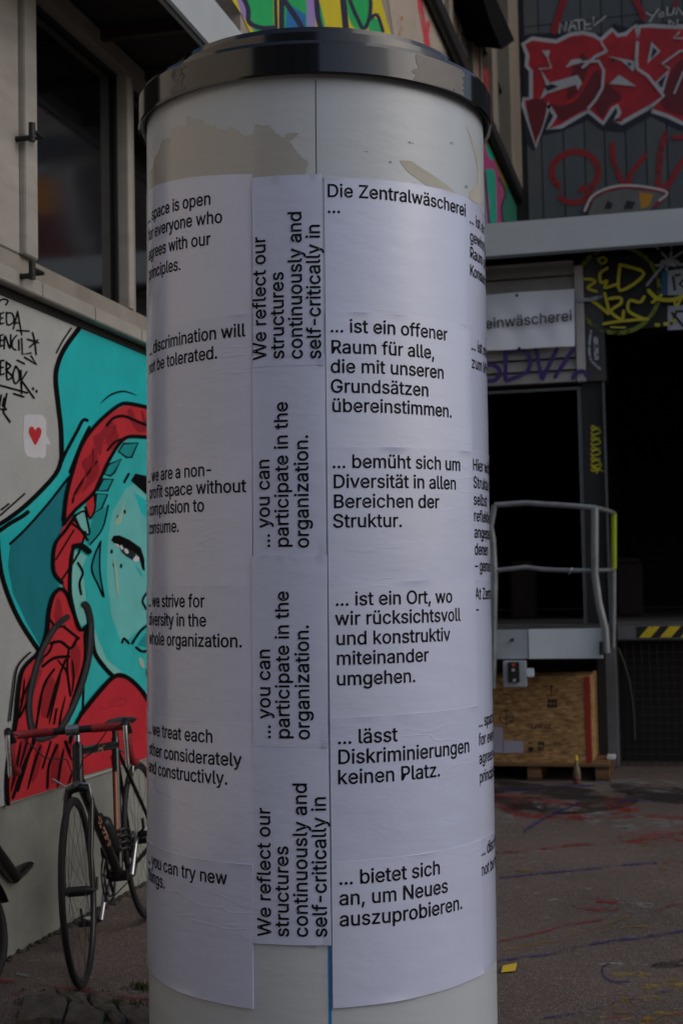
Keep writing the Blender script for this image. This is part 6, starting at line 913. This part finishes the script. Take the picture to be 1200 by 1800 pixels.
print('text sizes', SR, SV, 'check', [round((ch_(b_, y)[0]-ch_(a_, y)[0])*R0/text_width(t), 4) for t, a_, b_, y in (('... bemüht sich um', 582, 807, 823), ('Diversität in allen', 584, 800, 857), ('wir rücksichtsvoll', 588, 806, 1099), ('Diskriminierungen', 592, 822, 1343), ('übereinstimmen.', 582, 797, 723), ('auszuprobieren.', 595.5, 808, 1620))])
print('z slope', ch_(573.5, 346)[1]-ch_(818, 383)[1], 'line z', [round(ch_(*p)[1], 3) for p in ((588, 1065), (588, 1099), (589, 1134), (590, 1168.5), (590, 1204))])
def hline(mb, s, anchor, size, rlay, end=False, slope=0., n=0):
    th, z = ch_(*anchor); W = text_width(s)*size; th0 = th-(W/R0 if end else 0); z0 = z-(W*slope if end else 0); r = R0+.0012+.0012*rlay+.0009
    text_mb(mb, s, lambda u, v, k: cyl(th0+u*size/R0, z0+v*size+slope*u*size, r+k))
def vline(mb, s, anchor, size, rlay):
    th, z = ch_(*anchor); r = R0+.0012+.0012*rlay+.0009; text_mb(mb, s, lambda u, v, k: cyl(th-v*size/R0, z+u*size, r+k))
def letters(par, lines, fn, lay, **kw):
    mb = MB()
    for l in lines: fn(mb, l[0], l[1], l[2] if len(l) > 2 else kw['size'], lay, **{k: v for k, v in kw.items() if k != 'size'})
    return mb.build('lettering', inkm, par)
# right column of posters
Lr = TN((569.5, 330), (585, 1772)); tz = (ch_(821, 349)[0]+ch_(829, 1030)[0]+ch_(845, 1700)[0])/3; Rr = TN((821, 400), (846, 1690))
print('theta right edges', ch_(820, 400)[0], ch_(829, 1030)[0], ch_(845, 1690)[0], 'left', ch_(569.5, 330)[0], ch_(585, 1772)[0])
seams = [LN((571, 312), (800, 340)), LN((576, 548), (795, 566)), LN((574, 787), (800, 791)), LN((577, 1025), (815, 1018)), LN((585, 1262), (820, 1243)), LN((588, 1515), (838, 1477)), LN((590, 1772), (845, 1711))]
right_txt = [[('Die Zentralwäscherei', (573.5, 346)), ('...', (574, 374))], [('... ist ein offener', (579, 584)), ('Raum für alle,', (580, 621)), ('die mit unseren', (580, 655)), ('Grundsätzen', (580, 690)), ('übereinstimmen.', (582, 724))],
    [('... bemüht sich um', (582.5, 823)), ('Diversität in allen', (584, 858)), ('Bereichen der', (584.5, 893)), ('Struktur.', (584, 927.5))], [('... ist ein Ort, wo', (588, 1065)), ('wir rücksichtsvoll', (588, 1099)), ('und konstruktiv', (589, 1134)), ('miteinander', (590, 1169)), ('umgehen.', (590, 1205))],
    [('... lässt', (591.5, 1308)), ('Diskriminierungen', (592, 1343)), ('keinen Platz.', (592, 1378.5))], [('... bietet sich', (594, 1555)), ('an, um Neues', (595, 1591)), ('auszuprobieren.', (595.5, 1628))]]
for i in range(6):
    slp = (seams[i](.9)-seams[i](.1))/(.8*R0)*.6
    p = poster(Lr, Rr, seams[i], seams[i+1] if i == 5 else (lambda th, f=seams[i+1]: f(th)-.03), i*.8, 'poster reading ' + ' '.join(t[0].strip('. ') for t in right_txt[i])[:60], post_m if i % 2 else post_m2, loose=i == 5)
    letters(p, right_txt[i], hline, i*.8, size=SZ[i], slope=slp)
# posters on the far right side
Lf = TN((816, 400), (841, 1690)); Rf = K0(tz+1.06)
fs = [LN((824, 352), (838, 359)), LN((826, 573), (842, 577)), LN((829, 790), (848, 791)), LN((830, 1019), (850, 1018)), LN((838, 1243), (856, 1238)), LN((842, 1476), (862, 1470)), LN((846, 1709), (866, 1700))]
# edges continue the neighbouring rows round the column
far_txt = [[('... ist ein', (824, 391)), ('gewinnfreier', (825, 423)), ('Raum ohne', (825, 452)), ('Konsumzwang.', (825, 483))], [('... ist mehr', (827, 614)), ('zum Mitmachen', (828, 646))],
    [('Hier wird die', (830, 826)), ('Struktur', (831, 857)), ('selbst', (831.5, 887)), ('reflektiert und', (832, 916)), ('angepasst', (832.5, 945)), ('denen', (833, 975)), ('– gemeinsam', (833.5, 1004))], [('At Zentral', (834, 1054)), ('–', (835, 1081))], [('... space is open', (839, 1279)), ('for everyone who', (840, 1311)), ('agrees with our', (840.5, 1344)), ('principles.', (841, 1377))], [('... discrimination', (844, 1506)), ('not be tolerated', (844.5, 1541))]]
for i in range(6):
    zt0, zb0 = fs[i](ch_(830+i*4, 360+235*i)[0]), 0
    f0 = (lambda th, v=ch_(*[(826, 352), (829, 573), (831, 790), (833, 1019), (840, 1243), (845, 1476)][i])[1]: v); f1 = (lambda th, v=ch_(*[(829, 573), (831, 790), (833, 1019), (840, 1243), (845, 1476), (848, 1712)][i])[1]: v-(.03 if i < 5 else 0))
    p = poster(Lf, Rf, f0, f1, -.75+i*.1, 'poster round the right side reading ' + ' '.join(t[0].strip('. ') for t in far_txt[i])[:50], post_m2 if i % 2 else post_m)
    letters(p, far_txt[i], hline, -.75+i*.1+.1, size=SR*.93)
# left posters
Rl = TN((443, 400), (446, 1740)); tl_ = Rl(1.4); Ll = K0(tl_-1.1)
ls = [LN((300, 318), (420, 306)), LN((288, 576), (437, 551)), LN((329, 797), (437, 791)), LN((270, 1031), (440, 1029)), LN((300, 1262), (437, 1271)), LN((282, 1490), (437, 1519)), LN((270, 1712), (443, 1773))]
left_txt = [[('... space is open', (372, 359)), ('for everyone who', (392, 391)), ('agrees with our', (371, 430)), ('principles.', (319, 474))], [('... discrimination will', (432, 591)), ('not be tolerated.', (384, 630))], [('... we are a non-', (375, 836)), ('profit space without', (434, 865)), ('compulsion to', (361, 899)), ('consume.', (317, 935))],
    [('... we strive for', (362, 1067.5)), ('diversity in the', (365, 1101.5)), ('whole organization.', (428, 1138))], [('... we treat each', (377, 1306)), ('other considerately', (427, 1347)), ('and constructivly.', (403, 1379.5))], [('... you can try new', (402, 1555)), ('things.', (294, 1563))]]
print('left margins', [[round(ch_(*t[1])[0]-text_width(t[0])*SR/R0, 3) for t in L] for L in left_txt], 'sil', -math.pi/2)
for i in range(6):
    slp = (ls[i](tl_)-ls[i](tl_-.7))/(.7*R0)
    bot = ls[i+1] if i == 5 else (lambda th, f=ls[i+1]: f(th)-.03)
    p = poster(Ll, Rl, ls[i], bot, i*.8, 'poster on the left side reading ' + ' '.join(t[0].strip('. ') for t in left_txt[i])[:55], post_m2 if i % 2 else post_m, loose=i == 5)
    for k, t in enumerate(left_txt[i]): pass
    letters(p, left_txt[i], hline, i*.8, size=SR, end=True, slope=slp*.55)
# sideways posters in the middle
md = [(308, 570), (643, 571), (976, 573), (1313, 576), (1661, 582)]
mtx = [[('We reflect our', (469, 633)), ('structures', (500, 632)), ('continuously and', (532, 632)), ('self-critically in', (564, 632))], [('... you can', (475.5, 964)), ('participate in the', (508, 963.5)), ('organization.', (543, 964))], [('... you can', (477, 1300)), ('participate in the', (510, 1300)), ('organization.', (544.5, 1301))], [('We reflect our', (477.5, 1647)), ('structures', (508.5, 1648)), ('continuously and', (541.5, 1648)), ('self-critically in', (574.5, 1648))]]
for i in range(4):
    y0_, y1_ = md[i][0], md[i+1][0]; tzp, bzp = ch_(510, y0_)[1], ch_(510, y1_)[1]
    lay = {0: 3.2, 1: 2.6, 2: 4.0, 3: 3.4}[i]
    up_ = .0 if i in (0, 2) else .03
    p = poster(TN((444, y0_), (446, y1_)), TN(((565, 571, 575, 577)[i], y0_), ((568, 573, 576, 582)[i], y1_)), (lambda th, v=tzp+up_: v), (lambda th, v=bzp: v), lay, 'sideways poster, %s of four, reading %s' % (('top', 'second', 'third', 'bottom')[i], ' '.join(t[0].strip('. ') for t in mtx[i])[:44]), post_m2, curl=.006 if i in (2, 3) else .004)
    letters(p, mtx[i], vline, lay+.6, size=SV)
# ragged paler grey areas on the cap rim
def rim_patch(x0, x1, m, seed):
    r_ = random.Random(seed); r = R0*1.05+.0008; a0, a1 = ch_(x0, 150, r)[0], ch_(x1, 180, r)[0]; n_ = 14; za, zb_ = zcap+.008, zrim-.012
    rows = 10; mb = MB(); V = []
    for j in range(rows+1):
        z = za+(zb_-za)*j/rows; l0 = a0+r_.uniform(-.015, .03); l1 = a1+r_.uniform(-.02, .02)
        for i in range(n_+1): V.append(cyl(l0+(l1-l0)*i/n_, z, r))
    w_ = n_+1; mb.mesh(V, [(j*w_+i, j*w_+i+1, (j+1)*w_+i+1, (j+1)*w_+i) for j in range(rows) for i in range(n_)], 0, True); return mb.build('pale_patch', m, Q)
rim_patch(728, 815, mat('pale_enamel', C(112, 106, 102), .45, .3, 16, wear=.36, wscale=12), 3)
rim_patch(302, 322, mat('pale_enamel2', C(84, 80, 78), .5, .3, 16, wear=.42, wscale=16), 8)
# seam, blue strip, torn backing
b = MB(); a0, a1 = ch_(554.5, 140), ch_(556, 306); n_ = 12
V = [cyl(a0[0]+(a1[0]-a0[0])*k/n_+s_*.0022, a0[1]+(a1[1]-a0[1])*k/n_, R0+.0008) for k in range(n_+1) for s_ in (-1, 1)]; b.mesh(V, [(2*k+1, 2*k, 2*k+2, 2*k+3) for k in range(n_)]); b.build('joint', mat('joint_dark', C(60, 62, 70), .7), Q)
b = MB(); tk = ch_(579, 1661)[0]; zk = ch_(579, 1655)[1]
V = [cyl(tk+s_*.0075+.0, z, R0+.001) for z in (-.0, zk) for s_ in (-1, 1)]; b.mesh(V, [(0, 1, 3, 2)]); b.build('blue_strip', paint('strip_blue', 0, 120, 185, wear=.33, wscale=10), Q)
def patch(pts, m, nm, lay=.3, clampz=None):
    th = [ch_(*p) for p in pts]; tri = tessellate_polygon([[Vector((a, z, 0)) for a, z in th]])
    bm = bmesh.new(); vs_ = [bm.verts.new((a, z, 0)) for a, z in th]
    for t in tri:
        try: bm.faces.new([vs_[i] for i in t])
        except ValueError: pass
    for k in range(-30, 31):
        bmesh.ops.bisect_plane(bm, geom=bm.verts[:]+bm.edges[:]+bm.faces[:], plane_co=(k*.05, 0, 0), plane_no=(1, 0, 0))
    bm.verts.index_update(); mb = MB(); V = [cyl(v.co.x, v.co.y, R0+.0006+.0005*lay) for v in bm.verts]
    F_ = []
    for f in bm.faces:
        t = [v.index for v in f.verts]; n = (V[t[1]]-V[t[0]]).cross(V[t[2]]-V[t[0]]); c = V[t[0]]; F_.append(t if n.x*c.x+n.y*c.y > 0 else t[::-1])
    mb.mesh(V, F_, 0, True); bm.free(); return mb.build(nm, m, Q)
def jag(P, amp=1.6, k=4, seed=1):
    r_ = random.Random(seed); o = []
    for i in range(len(P)):
        a, c = Vector(P[i]), Vector(P[(i+1) % len(P)])
        for j in range(k): q = a.lerp(c, j/k); o.append((q.x+(r_.uniform(-amp, amp) if j else 0), q.y+(r_.uniform(-amp, amp) if j else 0)))
    return o
Z1 = lambda x, y: (230+x/3.636, 130+y/3.636)
bare = paper_mat('bare_backing', C(160, 160, 157), .5, .4, 1.2); bare2 = mat('old_glue', C(176, 174, 164), .6, .15, 14)
top_ = [(118, 800), (115, 640), (150, 560), (205, 420), (250, 400), (262, 345), (300, 325), (350, 330), (358, 265), (400, 285), (460, 290), (490, 325), (560, 345), (615, 360), (628, 338), (680, 355), (735, 395), (790, 380), (800, 320), (880, 325), (930, 380), (985, 410), (1000, 375), (1075, 380), (1010, 430), (1060, 500), (1135, 570), (1110, 640)]
patch(jag([Z1(*p) for p in top_], 2.0, 6, 2)+[Z1(1110, 720), Z1(700, 760), Z1(300, 800), Z1(120, 860)], bare, 'torn_backing', .2)
Z2 = lambda x, y: (540+x/3.529, 130+y/3.529)
patch(jag([Z2(*p) for p in [(570, 535), (650, 540), (720, 590), (800, 640), (870, 690), (950, 770), (960, 800), (860, 740), (740, 690), (640, 620), (600, 580)]], .8, 3, 4), bare2, 'glue_patch', .2)
patch(jag([Z2(*p) for p in [(985, 320), (1020, 390), (1055, 470), (1075, 600), (1080, 800), (1045, 800), (1000, 770), (1005, 730), (1050, 690), (1058, 590), (1030, 470)]], .6, 3, 6), bare2, 'glue_patch', .2)
for (x, y, w_, h_) in ((640, 425, 22, 6), (900, 430, 16, 10), (515, 545, 9, 7), (370, 480, 12, 3), (985, 700, 10, 12)):
    q = [Z2(x+w_*math.cos(a), y+h_*math.sin(a)+w_*.2*math.cos(a)) for a in (0, 1, 2, 3, 4, 5)]; patch(jag(q, .5, 2, int(x)), mat('grime', C(130, 134, 138), .7, wear=.45, wscale=40), 'scuff', .2)
patch(jag([(536, 1661), (555, 1661), (556, 1668), (545, 1668), (538, 1664)], .5, 2, 3), bare, 'torn_backing', .6)

# ================================================================== UNSEEN BLOCKS added to shape the light
ct_ = thing('shade_block', 'unseen block with rows of windows added behind the viewer to shade the column', 'building', (0, -8, 0))  # out of view, added to darken the column front and the cap reflection
b = MB(); b.box((-5, -9, 0), (2.0, -5.5, 7.6)); keep(b.build('wall', mat('shade_block_wall', C(112, 108, 108), .9, .3, .6)), ct_)
for k in range(5):
    for j in range(2): b = MB(); x = -4.7+k*1.4; z = 1.2+j*3.3; b.box((x, -5.5, z), (x+.9, -5.47, z+1.8)); keep(b.build('window', glass), ct_)

hs_ = thing('bounce_wall', 'unseen pale wall added on the left to bounce light onto the column', 'building', (-6, 0, 0))  # out of view, added as a warm reflector for the column's left highlight
b = MB(); b.box((-9, -5, 0), (-5, 4.4, 8)); keep(b.build('wall', mat('bounce_cream', C(238, 226, 206), .8, .06, .8)), hs_)
